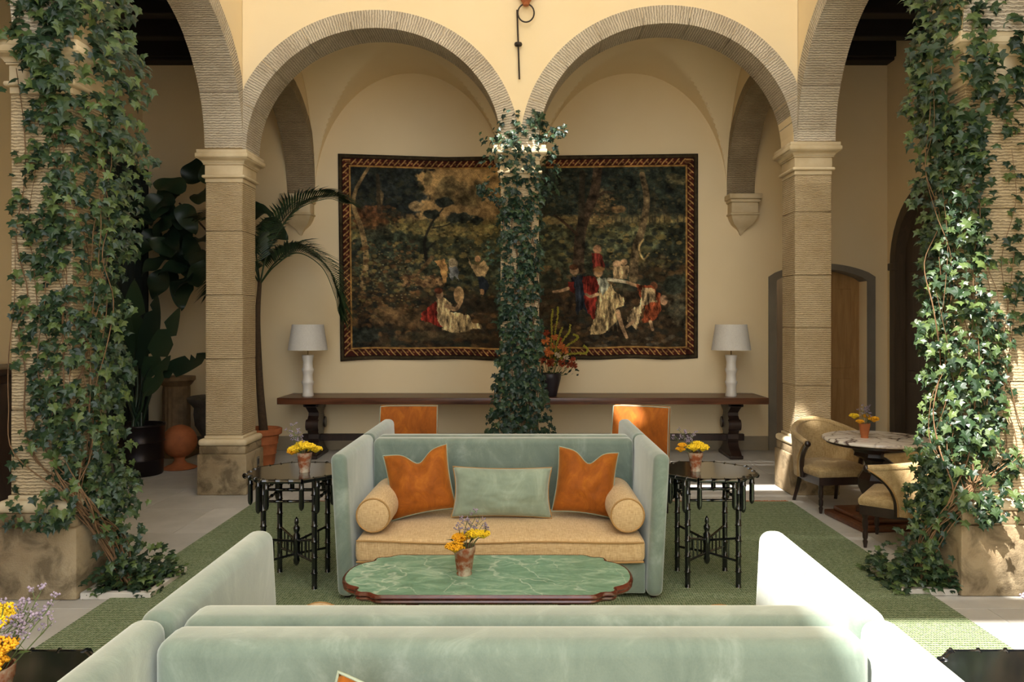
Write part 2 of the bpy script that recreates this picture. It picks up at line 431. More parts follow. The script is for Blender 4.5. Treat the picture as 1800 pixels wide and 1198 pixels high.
def arch_ring(name, label, mp, s0, s1, zs, b, t0, t1, n, m, lo=-1e9, hi=1e9, th=TH, zs2=None, nmax=99):
    root = thing(name, label, 'arch')
    zs2 = zs if zs2 is None else zs2
    c = (s0+s1)/2; a = (s1-s0)/2
    sub = 5; gap = 0.0035
    for k in range(min(n, nmax)):
        mb = MB(); vs_ = []; uv = []; fs_ = []
        jt = random.uniform(-0.003, 0.003)
        for j in range(sub+1):
            f = (k+j/sub)/n
            f += (gap/(PI*a))*(1 if j == 0 else -1 if j == sub else 0)
            an = PI-PI*f
            zb = zs+(zs2-zs)*f
            for (g, t) in ((0, t0+jt), (th, t0+jt), (th, t1-jt), (0, t1-jt)):
                s = c+(a+g)*math.cos(an); z = zb+(b+g)*math.sin(an)
                s = min(max(s, lo), hi)
                vs_.append(mp(s, t, z)); uv.append((an*a, g+t))
        for j in range(sub):
            for e in range(4):
                e2 = (e+1) % 4
                fs_.append((j*4+e, j*4+e2, (j+1)*4+e2, (j+1)*4+e))
        fs_ += [(0,1,2,3), tuple(sub*4+e for e in (3,2,1,0))]
        mb.add(vs_, fs_); mb.uv = uv
        mb.build('voussoir', m, root, smooth=35)
    return root

ZSL, ZSC, ZSR = 3.62, 3.665, 3.70      # springing heights, left, centre, right

# floor of separate slabs
fb = MB().box(GL-8, GR+8, -20, YB+0.6, -0.08, -0.012).build('floor', G['mortar'], smooth=None)
tag(fb, 'pale grey stone slab paving of the courtyard and loggia', kind='structure')
sw, sl = 1.32, 0.86
slab_me = MB().rbox(-sw/2+0.002, sw/2-0.002, -sl/2+0.002, sl/2-0.002, -0.03, 0.0, 0.002, 1).mesh('slab', G['slab'], None)
row = 0; y = -6.4
while y < YB+0.3:
    x = GL-0.9+(0.66 if row % 2 else 0)
    while x < GR+0.5:
        o = inst('slab', slab_me, fb, Matrix.Translation((x+sw/2, y+sl/2, 0))); x += sw
    y += sl; row += 1

# arcade wall opposite: two arches
IN = 0.04
aL = (XL+IN, -0.24+IN*0.2); aR = (0.165-IN*0.2, XR-IN)
RB = 1.27
H = TH*0.5
wf = arch_wall('wall_front', FRONT, [
    (XL, aL[0]-0.001, 'solid', ZSL, 0), (aL[0]-H*0+0.0, aL[1], 'arch', ZSL+0.02, RB+H), (aL[1]+0.001, aR[0]-0.001, 'solid', ZSC, 0),
    (aR[0], aR[1], 'arch', ZSR-0.02, RB+H), (aR[1]+0.001, XR, 'solid', ZSR, 0)], YW+0.004, YW+0.396, ROOF)
tag(wf, 'cream plaster wall above the two round arches', kind='structure')
arch_ring('stone_arch', 'tooled stone arch in front of the left half of the tapestry', FRONT, aL[0], aL[1], ZSL, RB, YW-0.006, YW+0.402, 9, G['ring'], lo=XL+0.002, zs2=ZSC-0.0)
arch_ring('stone_arch', 'tooled stone arch in front of the right half of the tapestry', FRONT, aR[0], aR[1], ZSC, RB+0.01, YW-0.006, YW+0.402, 9, G['ring'], hi=XR-0.002, zs2=ZSR)

# side walls with arches
def side(sgn, x, zs, nm, lab, la, lb):
    t0, t1 = (x-0.386, x) if sgn < 0 else (x, x+0.386)
    o = arch_wall(nm, SIDE, [(-5.0 if sgn < 0 else -1.0, 1.98, 'solid', 0, 0), (1.98, 2.36, 'solid', 0, 0), (2.361, 4.979, 'arch', zs, RB+H), (4.98, 5.36, 'solid', zs, 0),
        (5.361, 7.979, 'arch', zs, RB+H), (7.98, 8.38, 'solid', zs, 0)], t0+0.004, t1-0.004, ROOF)
    tag(o, lab, kind='structure')
    arch_ring('stone_arch', la, SIDE, 5.37, 7.97, zs, RB, t0-0.006, t1+0.006, 7, G['ring'], lo=5.362, hi=7.978)
    arch_ring('stone_arch', lb, SIDE, 2.37, 4.97, zs, RB, t0-0.006, t1+0.006, 7, G['ring'], lo=2.362, hi=4.978)
side(-1, XL, 3.645, 'wall_left', 'cream plaster upper wall along the left gallery', 'tooled stone arch of the left gallery behind the ivy pier', 'tooled stone arch of the left gallery nearest the viewer')
side(1, XR, 3.715, 'wall_right', 'cream plaster upper wall along the right gallery', 'tooled stone arch of the right gallery over the marble table', 'tooled stone arch of the right gallery nearest the viewer')

for nm, x0, x1, lab in (('wall_lightblock_left', GL, XL, 'added cream plaster wall keeping rear light out of the left gallery'), ('wall_lightblock_right', XR, GR, 'added cream plaster wall keeping rear light out of the right gallery')):
    o = MB().box(x0, x1, -1.2, -1.0, 0, ROOF).build(nm, G['plaster'], smooth=None); tag(o, lab, kind='structure')  # added behind the camera to block light and darken the galleries
# back wall with door opening, gallery side walls
D0, D1 = 3.59, 4.88
wb = arch_wall('wall_back', FRONT, [(GL-0.2, D0, 'solid', 0, 0), (D0+0.001, D1-0.001, 'arch', 2.40, 0.17), (D1, GR+0.2, 'solid', 0, 0)], YB, YB+0.25, ROOF)
tag(wb, 'cream plaster back wall of the loggia where the tapestry hangs', kind='structure')
o = MB().box(GL-0.2, GL, -1.0, YB, 0, ROOF).build('wall_gallery_left', G['plaster'], smooth=None); tag(o, 'cream plaster outer wall of the left gallery', kind='structure')
AY0, AY1 = 8.66, 10.5
wr = arch_wall('wall_gallery_right', SIDE, [(-1.0, AY0, 'solid', 0, 0), (AY0+0.001, AY1-0.001, 'arch', 2.6, 0.92), (AY1, YB, 'solid', 0, 0)], GR, GR+0.2, ROOF)
tag(wr, 'cream plaster outer wall of the right gallery with an arched doorway', kind='structure')
# door in the back wall
fr = MB()
def dz(x, g): return 2.40+(0.17+g)*math.sqrt(max(0, 1-((x-(D0+D1)/2)/((D1-D0)/2+g))**2))
jw = 0.11
P_in = [(D0, 0)]+[(D0+(D1-D0)*k/16, 2.40+0.17*math.sin(PI*k/16)**0.7) for k in range(17)]+[(D1, 0)]
P_out = [(D0-jw, 0)]+[(D0-jw+(D1-D0+2*jw)*k/16, 2.46+0.19*math.sin(PI*k/16)**0.7) for k in range(17)]+[(D1+jw, 0)]
n = len(P_in); vs_ = []
for (y0) in (YB-0.03, YB+0.24):
    vs_ += [(p[0], y0, p[1]) for p in P_in]+[(p[0], y0 if y0 < YB else YB+0.01, p[1]) for p in P_out]
fs_ = []
for i in range(n-1):
    fs_ += [(i, i+1, n+i+1, n+i), (2*n+i, 3*n+i, 3*n+i+1, 2*n+i+1), (i, 2*n+i, 2*n+i+1, i+1), (n+i, n+i+1, 3*n+i+1, 3*n+i)]
fr.add(vs_, fs_)
o = fr.build('trim_1', G['greystone'], smooth=30); tag(o, 'grey stone surround of the low arched doorway in the back wall', kind='structure')
d = thing('door_1', 'tan wooden door set back in the low arched doorway', 'door'); d['kind'] = 'structure'; del d['category']
MB().box(3.80, D1, YB+0.245, YB+0.28, 0, 2.6).build('door_leaf', G['oak'], d, None)
for (x0, x1, z0, z1) in ((3.92, 4.76, 0.18, 1.0), (3.92, 4.76, 1.15, 2.3)):
    MB().rbox(x0, x1, YB+0.232, YB+0.25, z0, z1, 0.008, 1).build('door_panel', G['oak'], d, None)
MB().tube([(3.88, YB+0.245, 1.02), (3.88, YB+0.2, 1.02), (3.98, YB+0.2, 1.02)], 0.01).build('door_handle', G['brass'], d)
o = MB().box(D0-0.2, D1+0.2, YB+0.75, YB+0.8, 0, 2.8).build('shade_beyond_door', G['browndoor'], smooth=None); tag(o, 'dark panel standing for the shade beyond the gap of the low arched doorway', kind='structure')  # dark sheet: its colour stands for the shade in the opening
# arched door in right gallery wall
d = thing('door_2', 'dark brown round arched door in the right gallery wall', 'door'); d['kind'] = 'structure'; del d['category']
nA = 20
def arch_poly(y0, y1, zs, r, z0=0):
    c = (y0+y1)/2; a = (y1-y0)/2
    return [(y0, z0)]+[(c-a*math.cos(PI*k/nA), zs+r*math.sin(PI*k/nA)) for k in range(nA+1)]+[(y1, z0)]
MB().prism(arch_poly(AY0, AY1, 2.6, 0.92), GR+0.12, GR+0.17, 'x').build('door_leaf', G['browndoor'], d, None)
a_in, a_out = arch_poly(AY0+0.02, AY1-0.02, 2.6, 0.90), arch_poly(AY0-0.12, AY1+0.12, 2.6, 1.05)
mb = MB(); n = len(a_in); vs_ = []
for x in (GR-0.03, GR+0.13): vs_ += [(x, p[0], p[1]) for p in a_in]+[(x, p[0], p[1]) for p in a_out]
fs_ = []
for i in range(n-1):
    fs_ += [(i, i+1, n+i+1, n+i), (2*n+i, 3*n+i, 3*n+i+1, 2*n+i+1), (i, 2*n+i, 2*n+i+1, i+1), (n+i, n+i+1, 3*n+i+1, 3*n+i)]
mb.add(vs_, fs_).build('door_surround', G['browndoor'], d, 30)
for yy in (AY0-0.06, AY1+0.06): MB().rbox(GR-0.05, GR+0.02, yy-0.09, yy+0.09, 2.54, 2.64, 0.012, 2).build('impost', G['browndoor'], d)
MB().box(GR+0.10, GR+0.13, (AY0+AY1)/2-0.02, (AY0+AY1)/2+0.02, 0, 3.5).build('meeting_stile', G['browndoor'], d, None)
for yy in (9.05, 10.1):
    for (z0, z1) in ((0.2, 1.0), (1.15, 2.5)): MB().rbox(GR+0.105, GR+0.13, yy-0.28, yy+0.28, z0, z1, 0.008, 1).build('door_panel', G['browndoor'], d, None)

# skirting on the back wall
for i, (x0, x1) in enumerate(((GL, D0-jw), (D1+jw, GR))):
    o = MB().rbox(x0, x1, YB-0.012, YB+0.01, 0.0, 0.2, 0.004, 1).build('baseboard_back', G['greypaint'], smooth=None)
    tag(o, ['grey painted skirting band below the tapestry wall', 'short grey skirting right of the low doorway'][i], kind='structure')

# ceilings
o = MB().box(XL-0.38, XR+0.38, YW+0.39, YB+0.2, 5.62, 5.75).build('ceiling_loggia', G['plaster'], smooth=None); tag(o, 'ceiling slab above the loggia vaults', kind='structure')
for nm, x0, x1, lab in (('ceiling_left', GL, XL-0.386, 'dark beamed timber ceiling of the left gallery'), ('ceiling_right', XR+0.386, GR, 'dark beamed timber ceiling of the right gallery')):
    o = MB().box(x0, x1, -1.0, YB, 5.72, 5.78).build(nm, G['beam'], smooth=None); tag(o, lab, kind='structure')
    y = 0.4
    while y < YB:
        MB().rbox(x0, x1, y, y+0.16, 5.5, 5.73, 0.01, 1).build('ceiling_beam', G['beam'], o, None); y += 0.72
    y = -0.1
    MB().rbox(x0, x1, YB-0.22, YB, 5.46, 5.62, 0.01, 1).build('wall_plate', G['beam'], o, None)
# vaults
def vault(nm, x0, x1, lab):
    xc, xa = (x0+x1)/2, (x1-x0)/2; y0, y1 = YW+0.39, YB; yc, ya = (y0+y1)/2, (y1-y0)/2; zs, hgt = 3.6, 1.75
    nx, ny = 73, 65
    xs = [xc-xa*math.cos(PI*i/(nx-1)) for i in range(nx)]; ys = [yc-ya*math.cos(PI*j/(ny-1)) for j in range(ny)]
    def z(x, y):
        a = math.sqrt(max(0, 1-((x-xc)/xa)**2)); b = math.sqrt(max(0, 1-((y-yc)/ya)**2)); return zs+hgt*max(a, b)
    mb = MB(); mb.add([(x, y, z(x, y)) for y in ys for x in xs], [(j*nx+i, j*nx+i+1, (j+1)*nx+i+1, (j+1)*nx+i) for j in range(ny-1) for i in range(nx-1)])
    o = mb.build(nm, G['plaster'], smooth=25); tag(o, lab, kind='structure')
vault('ceiling_vault_left', XL, -0.23, 'cream groin vault over the left loggia bay')
vault('ceiling_vault_right', 0.155, XR, 'cream groin vault over the right loggia bay')
# cross arches inside the loggia
for x0, x1, lab in ((XL-0.38, XL, 'dark stone cross arch springing from the left wall corbel'), (-0.23, 0.155, 'dark stone cross arch behind the middle column'), (XR, XR+0.38, 'dark stone cross arch springing from the right wall corbel')):
    y0, y1 = YW+0.40, YB-0.01
    mid = -1 < x0 < 1
    ye = y0+2*(y1-y0) if mid else y1
    arch_ring('cross_arch', lab, SIDE, y0, ye, 3.6, 1.2, x0-0.006, x1+0.006, 12 if mid else 7, G['ringh'], lo=y0, hi=y1, th=0.16, nmax=6 if mid else 99)
    o = arch_wall('wall_above_arch', SIDE, [(y0, ye, 'half' if mid else 'arch', 3.6, 1.28)], x0+0.004, x1-0.004, 5.7); tag(o, 'plaster web over '+lab[5:].replace('stone ', 'the ', 1), kind='structure')
    if mid: continue
    xc = (x0+x1)/2
    cb = thing('wall_corbel', 'moulded stone corbel under the '+('left' if x0 < -1 else 'middle' if x0 < 1 else 'right')+' cross arch on the back wall', 'corbel', (xc, YB, 0))
    def stepbox(w, d_, z0, z1, nm, r=0.01):
        MB().rbox(-w/2, w/2, -d_, 0.0, z0, z1, r, 2).build(nm, G['dressed'], cb)
    stepbox(0.46, 0.28, 3.53, 3.60, 'abacus'); stepbox(0.42, 0.25, 3.485, 3.53, 'ovolo', 0.018); stepbox(0.37, 0.22, 3.34, 3.485, 'neck'); stepbox(0.41, 0.24, 3.31, 3.34, 'bead', 0.012)
    prof = [(0.0, 3.04), (0.02, 3.06), (0.03, 3.09), (0.06, 3.13), (0.13, 3.19), (0.165, 3.25), (0.185, 3.31)]
    vs_ = []; 
    for w, z in prof: vs_ += [(-w, 0, z), (-w, -w*1.1-0.005, z), (w, -w*1.1-0.005, z), (w, 0, z)]
    MB().add(vs_, [(4*i+a, 4*i+(a+1) % 4, 4*i+4+(a+1) % 4, 4*i+4+a) for i in range(len(prof)-1) for a in range(4)]).build('pendant', G['dressed'], cb, 30)

# piers ------------------------------------------------------------
def pier(label, x0, x1, y0, y1, ztop, joints, outlet=False, plinth_h=0.43):
    cx, cy = (x0+x1)/2, (y0+y1)/2; hw, hd = (x1-x0)/2, (y1-y0)/2
    r = thing('stone_pier', label, 'pillar', (cx, cy, 0))
    def blk(nm, e, z0, z1, m, rad=0.006, seg=2):
        MB().rbox(-hw-e, hw+e, -hd-e, hd+e, z0, z1, rad, seg).build(nm, G[m], r)
    k = plinth_h/0.43
    blk('plinth', 0.068, 0, plinth_h, 'plinth', 0.018)
    blk('base_step', 0.052, plinth_h, plinth_h+0.083*k, 'plinth', 0.012)
    blk('torus', 0.064, plinth_h+0.083*k, plinth_h+0.155*k, 'dressed', 0.033, 4)
    zb = plinth_h+0.155*k; zt = ztop-0.335
    blk('fillet', 0.012, zb, zb+0.03, 'dressed')
    zz = [zb+0.03]+[zb+(zt-zb)*j for j in joints]+[zt]
    for a, b in zip(zz[:-1], zz[1:]):
        blk('stone_block', random.uniform(-0.002, 0.002), a+0.002, b-0.002, 'stone', 0.005, 1)
    blk('neck_band', 0.006, zt, zt+0.045, 'dressed')
    blk('bead', 0.034, zt+0.045, zt+0.078, 'dressed', 0.014, 3)
    blk('frieze', 0.008, zt+0.078, zt+0.185, 'dressed')
    blk('frieze_fillet', 0.022, zt+0.185, zt+0.2, 'dressed', 0.004)
    mb = MB(); prof = [(0.025, 0.2), (0.032, 0.215), (0.052, 0.232), (0.07, 0.243), (0.076, 0.252)]
    vs_ = []
    for e, z in prof: vs_ += [(-hw-e,-hd-e,zt+z),(hw+e,-hd-e,zt+z),(hw+e,hd+e,zt+z),(-hw-e,hd+e,zt+z)]
    mb.add(vs_, [(4*i+a, 4*i+(a+1) % 4, 4*i+4+(a+1) % 4, 4*i+4+a) for i in range(len(prof)-1) for a in range(4)]).build('cyma', G['dressed'], r, 50)
    blk('abacus', 0.084, zt+0.252, zt+0.295, 'dressed', 0.008)
    blk('abacus_top', 0.072, zt+0.295, zt+0.335, 'dressed', 0.005)
    if outlet:
        ol = MB().rbox(hw+0.066, hw+0.076, 0.04, 0.11, 0.25, 0.35, 0.004, 1).build('outlet_plate', G['steel'], r)
        MB().rbox(hw+0.074, hw+0.081, 0.055, 0.095, 0.27, 0.33, 0.003, 1).build('outlet_socket', G['vase'], ol)
    return r
pier('tooled stone corner pier in front of the palm with an outlet in its plinth', XL-0.386, XL, YW, YW+0.39, ZSL, (0.31, 0.56, 0.81), True)
pier('tooled stone corner pier behind the barrel chair, sunlit near its foot', XR-0.03, XR+0.352, YW, YW+0.39, ZSR, (0.2, 0.42, 0.62, 0.86))
pier('slender stone middle column wrapped in ivy', -0.24, 0.165, YW, YW+0.39, ZSC, (0.25, 0.5, 0.75))
pier('large ivy-clad stone pier at the left edge with a stained plinth', XL-0.41, XL-0.005, 4.98, 5.36, 3.645, (0.22, 0.45, 0.63, 0.84), plinth_h=0.47)
pier('large ivy-clad stone pier at the right edge, sunlit in the middle', XR+0.055, XR+0.46, 5.05, 5.43, 3.73, (0.28, 0.5, 0.7, 0.88), plinth_h=0.47)

# planting beds
def bed(label, x0, x1, y0, y1):
    r = thing('planting_bed', label, 'planter', ((x0+x1)/2, (y0+y1)/2, 0)); w, d_ = (x1-x0)/2, (y1-y0)/2; c = 0.045
    for nm, a in (('curb', (-w, w, -d_, -d_+c)), ('curb', (-w, w, d_-c, d_)), ('curb', (-w, -w+c, -d_+c, d_-c)), ('curb', (w-c, w, -d_+c, d_-c))):
        MB().rbox(*a, 0.0, 0.045, 0.004, 1).build(nm, G['curb'], r)
    MB().box(-w+c, w-c, -d_+c, d_-c, 0.0, 0.03).build('soil', G['soil'], r, None)
bed('stone curbed planting bed beside the left ivy pier', -2.89, -2.43, 4.93, 5.47)
bed('stone curbed planting bed beside the right ivy pier', 2.50, 2.875, 5.0, 5.5)

# awning added out of frame: cloth panels with gaps placed to shape the sun patches
aw = thing('sun_gobo', 'added pale cloth awning stretched high over the courtyard', 'gobo', (0, 0, 0))
rows = [(-5.0, 0.32, [(XL, -2.52)]), (-1.0, 0.32, [(0.3, XR)]), (0.32, 0.75, [(XL, XR)]), (0.75, 2.1, [(XL, -0.6), (0.24, XR)]), (2.1, 3.4, [(XL, XR)]), (3.4, 3.68, [(XL, -2.5), (-2.25, XR)]), (3.68, 3.95, [(XL, XR)]),
        (3.95, 4.2, [(XL, -2.5), (-0.42, XR)]), (4.2, 5.42, [(XL, XR)]), (5.42, 5.62, [(XL, -2.5), (-1.3, XR)]), (5.62, YW, [(XL, XR)])]
for y0, y1, spans in rows:
    for x0, x1 in spans: MB().box(x0, x1, y0+0.003, y1-0.003, 8.45, 8.455).build('gobo_panel', G['gobo'], aw, None)
# ------------------------------------------------------------------ tapestry (woven picture held in a colour attribute)
def build_tapestry():
    W, Hh = 680, 386
    X0, X1, Y0, Y1 = 590.0, 1227.0, 269.0, 632.0
    rng = np.random.RandomState(3)
    def vnoise(fx, fy, seed=0):
        r = np.random.RandomState(seed); g = r.rand(int(fy)+3, int(fx)+3)
        xs = np.linspace(0, fx, W); ys = np.linspace(0, fy, Hh)
        xi = xs.astype(int); yi = ys.astype(int); xf = xs-xi; yf = ys-yi
        xf = xf*xf*(3-2*xf); yf = yf*yf*(3-2*yf)
        a = g[yi][:, xi]; b = g[yi][:, xi+1]; c = g[yi+1][:, xi]; d = g[yi+1][:, xi+1]
        return (a*(1-xf)+b*xf)*(1-yf)[:, None]+(c*(1-xf)+d*xf)*yf[:, None]
    def fbm(fx, fy, seed):
        o = 0; amp = 1; tot = 0
        for k in range(4):
            o = o+amp*vnoise(fx*2**k, fy*2**k, seed+k*17); tot += amp; amp *= 0.6
        return o/tot
    px = np.linspace(X0, X1, W)[None, :].repeat(Hh, 0); py = np.linspace(Y0, Y1, Hh)[:, None].repeat(W, 1)
    n1 = fbm(14, 9, 1); n2 = fbm(30, 20, 5); n3 = fbm(70, 44, 9)
    img = np.zeros((Hh, W, 3))
    def col(c): return np.array(c, float)
    nF = fbm(130, 26, 33); grain = rng.rand(Hh, W)
    def lay(mask, c, a=1.0, tex=0.35, nn=None):
        m = np.clip(mask, 0, 1)[..., None]*a
        q_ = n3 if nn is None else nn
        q_ = np.clip((q_-0.5)*2.0+0.5, -0.2, 1.2)
        cc = col(c)[None, None, :]*(1-tex+2*tex*q_)[..., None]
        img[:] = img*(1-m)+cc*m
    def soft(v, w): return np.clip(v/w+0.5, 0, 1)
    def ellm(x, y, rx, ry, rough=0.5, w=0.25):
        d = 1-np.sqrt(((px-x)/rx)**2+((py-y)/ry)**2)+(n2-0.5)*rough*1.6
        return soft(d, w)
    def poly(pts, w=1.2):
        pts = np.array(pts, float); ins = np.zeros((Hh, W), bool); j = len(pts)-1
        wx = px+(n3-0.5)*7; wy = py+(n2-0.5)*7+(nF-0.5)*4
        for i in range(len(pts)):
            xi, yi = pts[i]; xj, yj = pts[j]
            cnd = ((yi > wy) != (yj > wy)) & (wx < (xj-xi)*(wy-yi)/(yj-yi+1e-9)+xi)
            ins ^= cnd; j = i
        return ins.astype(float)
    def stroke(pts, w0, w1):
        P = spline([(p[0], p[1], 0) for p in pts], 8); m = np.zeros((Hh, W)); L = len(P)-1
        for i in range(L):
            ax, ay = P[i].x, P[i].y; bx, by = P[i+1].x, P[i+1].y; w = w0+(w1-w0)*i/L
            dx, dy = bx-ax, by-ay; t = np.clip(((px-ax)*dx+(py-ay)*dy)/(dx*dx+dy*dy+1e-9), 0, 1)
            d = np.hypot(px-ax-t*dx, py-ay-t*dy); m = np.maximum(m, np.clip(w-d+0.5, 0, 1))
        return m
    # ground of the picture: dusky sky, hills, dark earth
    lay(np.ones((Hh, W)), (46, 44, 34))
    lay(soft(395-py, 40)*soft(930-px, 60)*soft(px-715, 40), (150, 118, 72), 0.95, 0.2)
    lay(ellm(800, 350, 120, 60, 0.5), (150, 118, 72), 0.5, 0.2)
    lay(ellm(850, 360, 60, 45, 0.9), (92, 74, 48), 0.7)
    for x, y, rx, ry in ((748, 310, 8, 14), (785, 315, 14, 12), (776, 335, 18, 18), (826, 338, 22, 22), (800, 348, 30, 10)): lay(ellm(x, y, rx, ry, 0.9), (84, 72, 46), 0.7)
    lay(soft(py-383, 14)*soft(470-py, 30), (88, 82, 48), 0.9, 0.55)
    lay(ellm(760, 408, 120, 16, 0.9), (112, 98, 56), 0.7, 0.5)
    lay(ellm(830, 425, 60, 18, 0.9), (56, 62, 48), 0.8, 0.5)
    lay(soft(py-425, 20)*soft(530-py, 30), (54, 58, 42), 0.85, 0.5)
    lay(soft(py-505, 24), (50, 40, 28), 0.95, 0.4)
    def dabs(n, x0, x1, y0, y1, cols, r0, r1, a=0.8, cx=None):
        for k in range(n):
            x, y = x0+(x1-x0)*rng.rand(), y0+(y1-y0)*rng.rand()
            if cx is not None and ((x-(x0+x1)/2)/((x1-x0)/2))**2+((y-(y0+y1)/2)/((y1-y0)/2))**2 > 1: continue
            r = r0+(r1-r0)*rng.rand()**2; c = np.array(cols[rng.randint(len(cols))], float)*(0.75+0.5*rng.rand())
            i0, i1 = int((y-r-Y0)/(Y1-Y0)*Hh), int((y+r-Y0)/(Y1-Y0)*Hh)+2; j0, j1 = int((x-1.6*r-X0)/(X1-X0)*W), int((x+1.6*r-X0)/(X1-X0)*W)+2
            i0, j0 = max(i0, 0), max(j0, 0)
            if i1 <= i0 or j1 <= j0: continue
            d = 1-np.sqrt(((px[i0:i1, j0:j1]-x)/(1.5*r))**2+((py[i0:i1, j0:j1]-y)/r)**2)
            m = (np.clip(d*3, 0, 1)*a)[..., None]; img[i0:i1, j0:j1] = img[i0:i1, j0:j1]*(1-m)+c*m
    dk = [(30, 34, 30), (38, 42, 34), (26, 30, 30), (46, 46, 32)]; ol = [(92, 82, 46), (112, 94, 52), (72, 68, 42), (50, 52, 38)]; br = [(84, 58, 34), (58, 44, 28), (44, 36, 26), (104, 76, 44)]
    dabs(500, 612, 890, 385, 450, ol, 1.5, 6); dabs(700, 612, 890, 425, 520, ol[1:]+dk[:2], 1.5, 6, 0.6)
    dabs(600, 612, 890, 500, 612, br+dk, 2, 9, 0.55); dabs(150, 720, 900, 395, 412, [(128, 108, 62), (110, 96, 54)], 1.5, 4, 0.6)
    # left: dark trees
    for x, y, rx, ry in ((650, 325, 46, 50), (690, 315, 40, 52), (715, 345, 34, 34), (630, 300, 40, 36), (700, 285, 50, 22)): lay(ellm(x, y, rx, ry, 1.0), (32, 36, 34), 0.97, 0.5)
    dabs(600, 612, 740, 285, 380, dk+[(44, 46, 40)], 1.5, 5, 0.6, 1); dabs(120, 612, 700, 360, 400, br, 1.5, 4, 0.7)
    lay(ellm(664, 340, 8, 14, 0.8), (110, 92, 60), 0.8); lay(ellm(729, 358, 12, 10, 0.6), (140, 112, 72), 0.7)
    lay(ellm(645, 380, 30, 20, 1.0), (84, 52, 30), 0.7, 0.5)
    lay(ellm(650, 440, 50, 40, 1.0), (42, 44, 34), 0.85, 0.6); lay(ellm(680, 470, 50, 40, 1.1), (56, 54, 38), 0.7, 0.7)
    lay(ellm(690, 430, 60, 20, 1.0), (44, 50, 38), 0.8, 0.5)
    lay(stroke([(645, 290), (622, 330), (617, 360), (630, 400), (638, 450), (632, 500)], 2.5, 6), (118, 96, 62), 0.9)
    lay(stroke([(660, 305), (662, 370)], 3, 4), (50, 42, 30), 0.8)
    lay(stroke([(745, 455), (742, 420), (757, 385), (775, 362)], 3, 1.2), (34, 32, 26), 0.95)
    lay(stroke([(755, 397), (785, 390), (800, 375)], 1.2, 1), (34, 32, 26), 0.9); lay(stroke([(745, 437), (762, 420)], 2, 1), (34, 32, 26), 0.9)
    for x, y, rx, ry in ((752, 372, 16, 9), (808, 378, 24, 9), (780, 352, 18, 8), (830, 384, 12, 6)): lay(ellm(x, y, rx, ry, 1.3), (34, 38, 32), 0.95, 0.5)
    lay(stroke([(755, 450), (728, 480)], 4, 2), (88, 66, 42), 0.8)
    # sheep and little dancers
    for i in range(13): lay(ellm(710+i*5+rng.rand()*4, 488+rng.rand()*10, 6, 6, 0.6), (112, 84, 52), 0.8, 0.4)
    lay(poly([(760, 456), (778, 452), (784, 470), (780, 492), (774, 494), (770, 470)]), (150, 110, 62))
    lay(ellm(792, 460, 8, 9, 0.5), (146, 128, 96)); lay(poly([(786, 466), (800, 468), (803, 490), (796, 480), (788, 492)]), (96, 96, 92))
    lay(poly([(818, 448), (824, 462), (838, 462), (848, 455), (856, 466), (848, 482), (832, 480), (820, 462)]), (154, 128, 88)); lay(ellm(836, 452, 5, 6, 0.3), (150, 112, 76))
    lay(poly([(836, 482), (850, 484), (856, 500), (846, 512), (838, 504)]), (30, 36, 44)); lay(poly([(838, 505), (846, 505), (846, 514), (840, 514)]), (140, 106, 72))
    dabs(700, 612, 730, 420, 560, dk+br+ol[:2], 1.2, 4.5, 0.7); dabs(110, 640, 735, 440, 560, [(118, 100, 66), (92, 94, 74)], 0.8, 1.6, 0.7); dabs(90, 700, 770, 480, 500, [(112, 84, 52), (130, 100, 64), (70, 50, 34)], 1.2, 4, 0.8)
    lay(ellm(700, 560, 60, 16, 1.0), (96, 72, 44), 0.7, 0.4); lay(ellm(668, 548, 24, 10, 0.9), (112, 86, 54), 0.7, 0.4)
    lay(ellm(636, 588, 30, 18, 1.1), (36, 40, 34), 0.9, 0.5); lay(ellm(770, 590, 90, 8, 1.0), (64, 54, 36), 0.6)
    lay(ellm(850, 535, 70, 12, 1.0), (38, 34, 26), 0.8)
    # reclining tambourine player
    lay(poly([(762, 528), (768, 566), (771, 576), (752, 566), (734, 564), (737, 548), (752, 536)]), (102, 34, 24), 1, 0.6, nF)
    lay(poly([(762, 528), (772, 520), (790, 532), (786, 548), (800, 548), (818, 552), (828, 566), (846, 570), (846, 578), (826, 578), (812, 584), (786, 586), (772, 580), (764, 556)]), (148, 124, 84), 1, 0.6, nF)
    for i in range(5): lay(stroke([(778+i*9, 550), (772+i*11, 580)], 1, 0.8), (116, 96, 62), 0.7)
    lay(ellm(768, 516, 6.5, 8, 0.2), (146, 112, 78)); lay(ellm(766, 509, 7, 5, 0.5), (76, 40, 24))
    lay(stroke([(780, 536), (796, 542), (806, 528)], 4, 3), (146, 114, 78)); lay(ellm(802, 517, 9, 16, 0.1, 0.15), (158, 126, 84)); lay(ellm(799, 517, 6, 13, 0.1, 0.15), (120, 92, 60), 0.6)
    # right: wood with tall trunks
    for x, y, rx, ry in ((1000, 320, 60, 60), (970, 350, 30, 40), (1060, 300, 40, 36), (1150, 310, 60, 40), (1110, 350, 40, 40), (1190, 330, 30, 50), (960, 400, 30, 30)): lay(ellm(x, y, rx, ry, 1.0), (34, 40, 34), 0.9, 0.5)
    lay(ellm(1056, 352, 16, 22, 0.6), (126, 104, 66), 0.7); lay(ellm(1190, 315, 22, 10, 0.8), (112, 98, 62), 0.6)
    lay(soft(py-376, 6)*soft(394-py, 8)*soft(px-950, 10), (118, 98, 58), 0.55, 0.4)
    for i in range(22):
        x = 1075+rng.rand()*130; lay(stroke([(x, 385-rng.rand()*60), (x+rng.rand()*4-2, 392)], 0.8, 1.1), (52, 48, 36), 0.8)
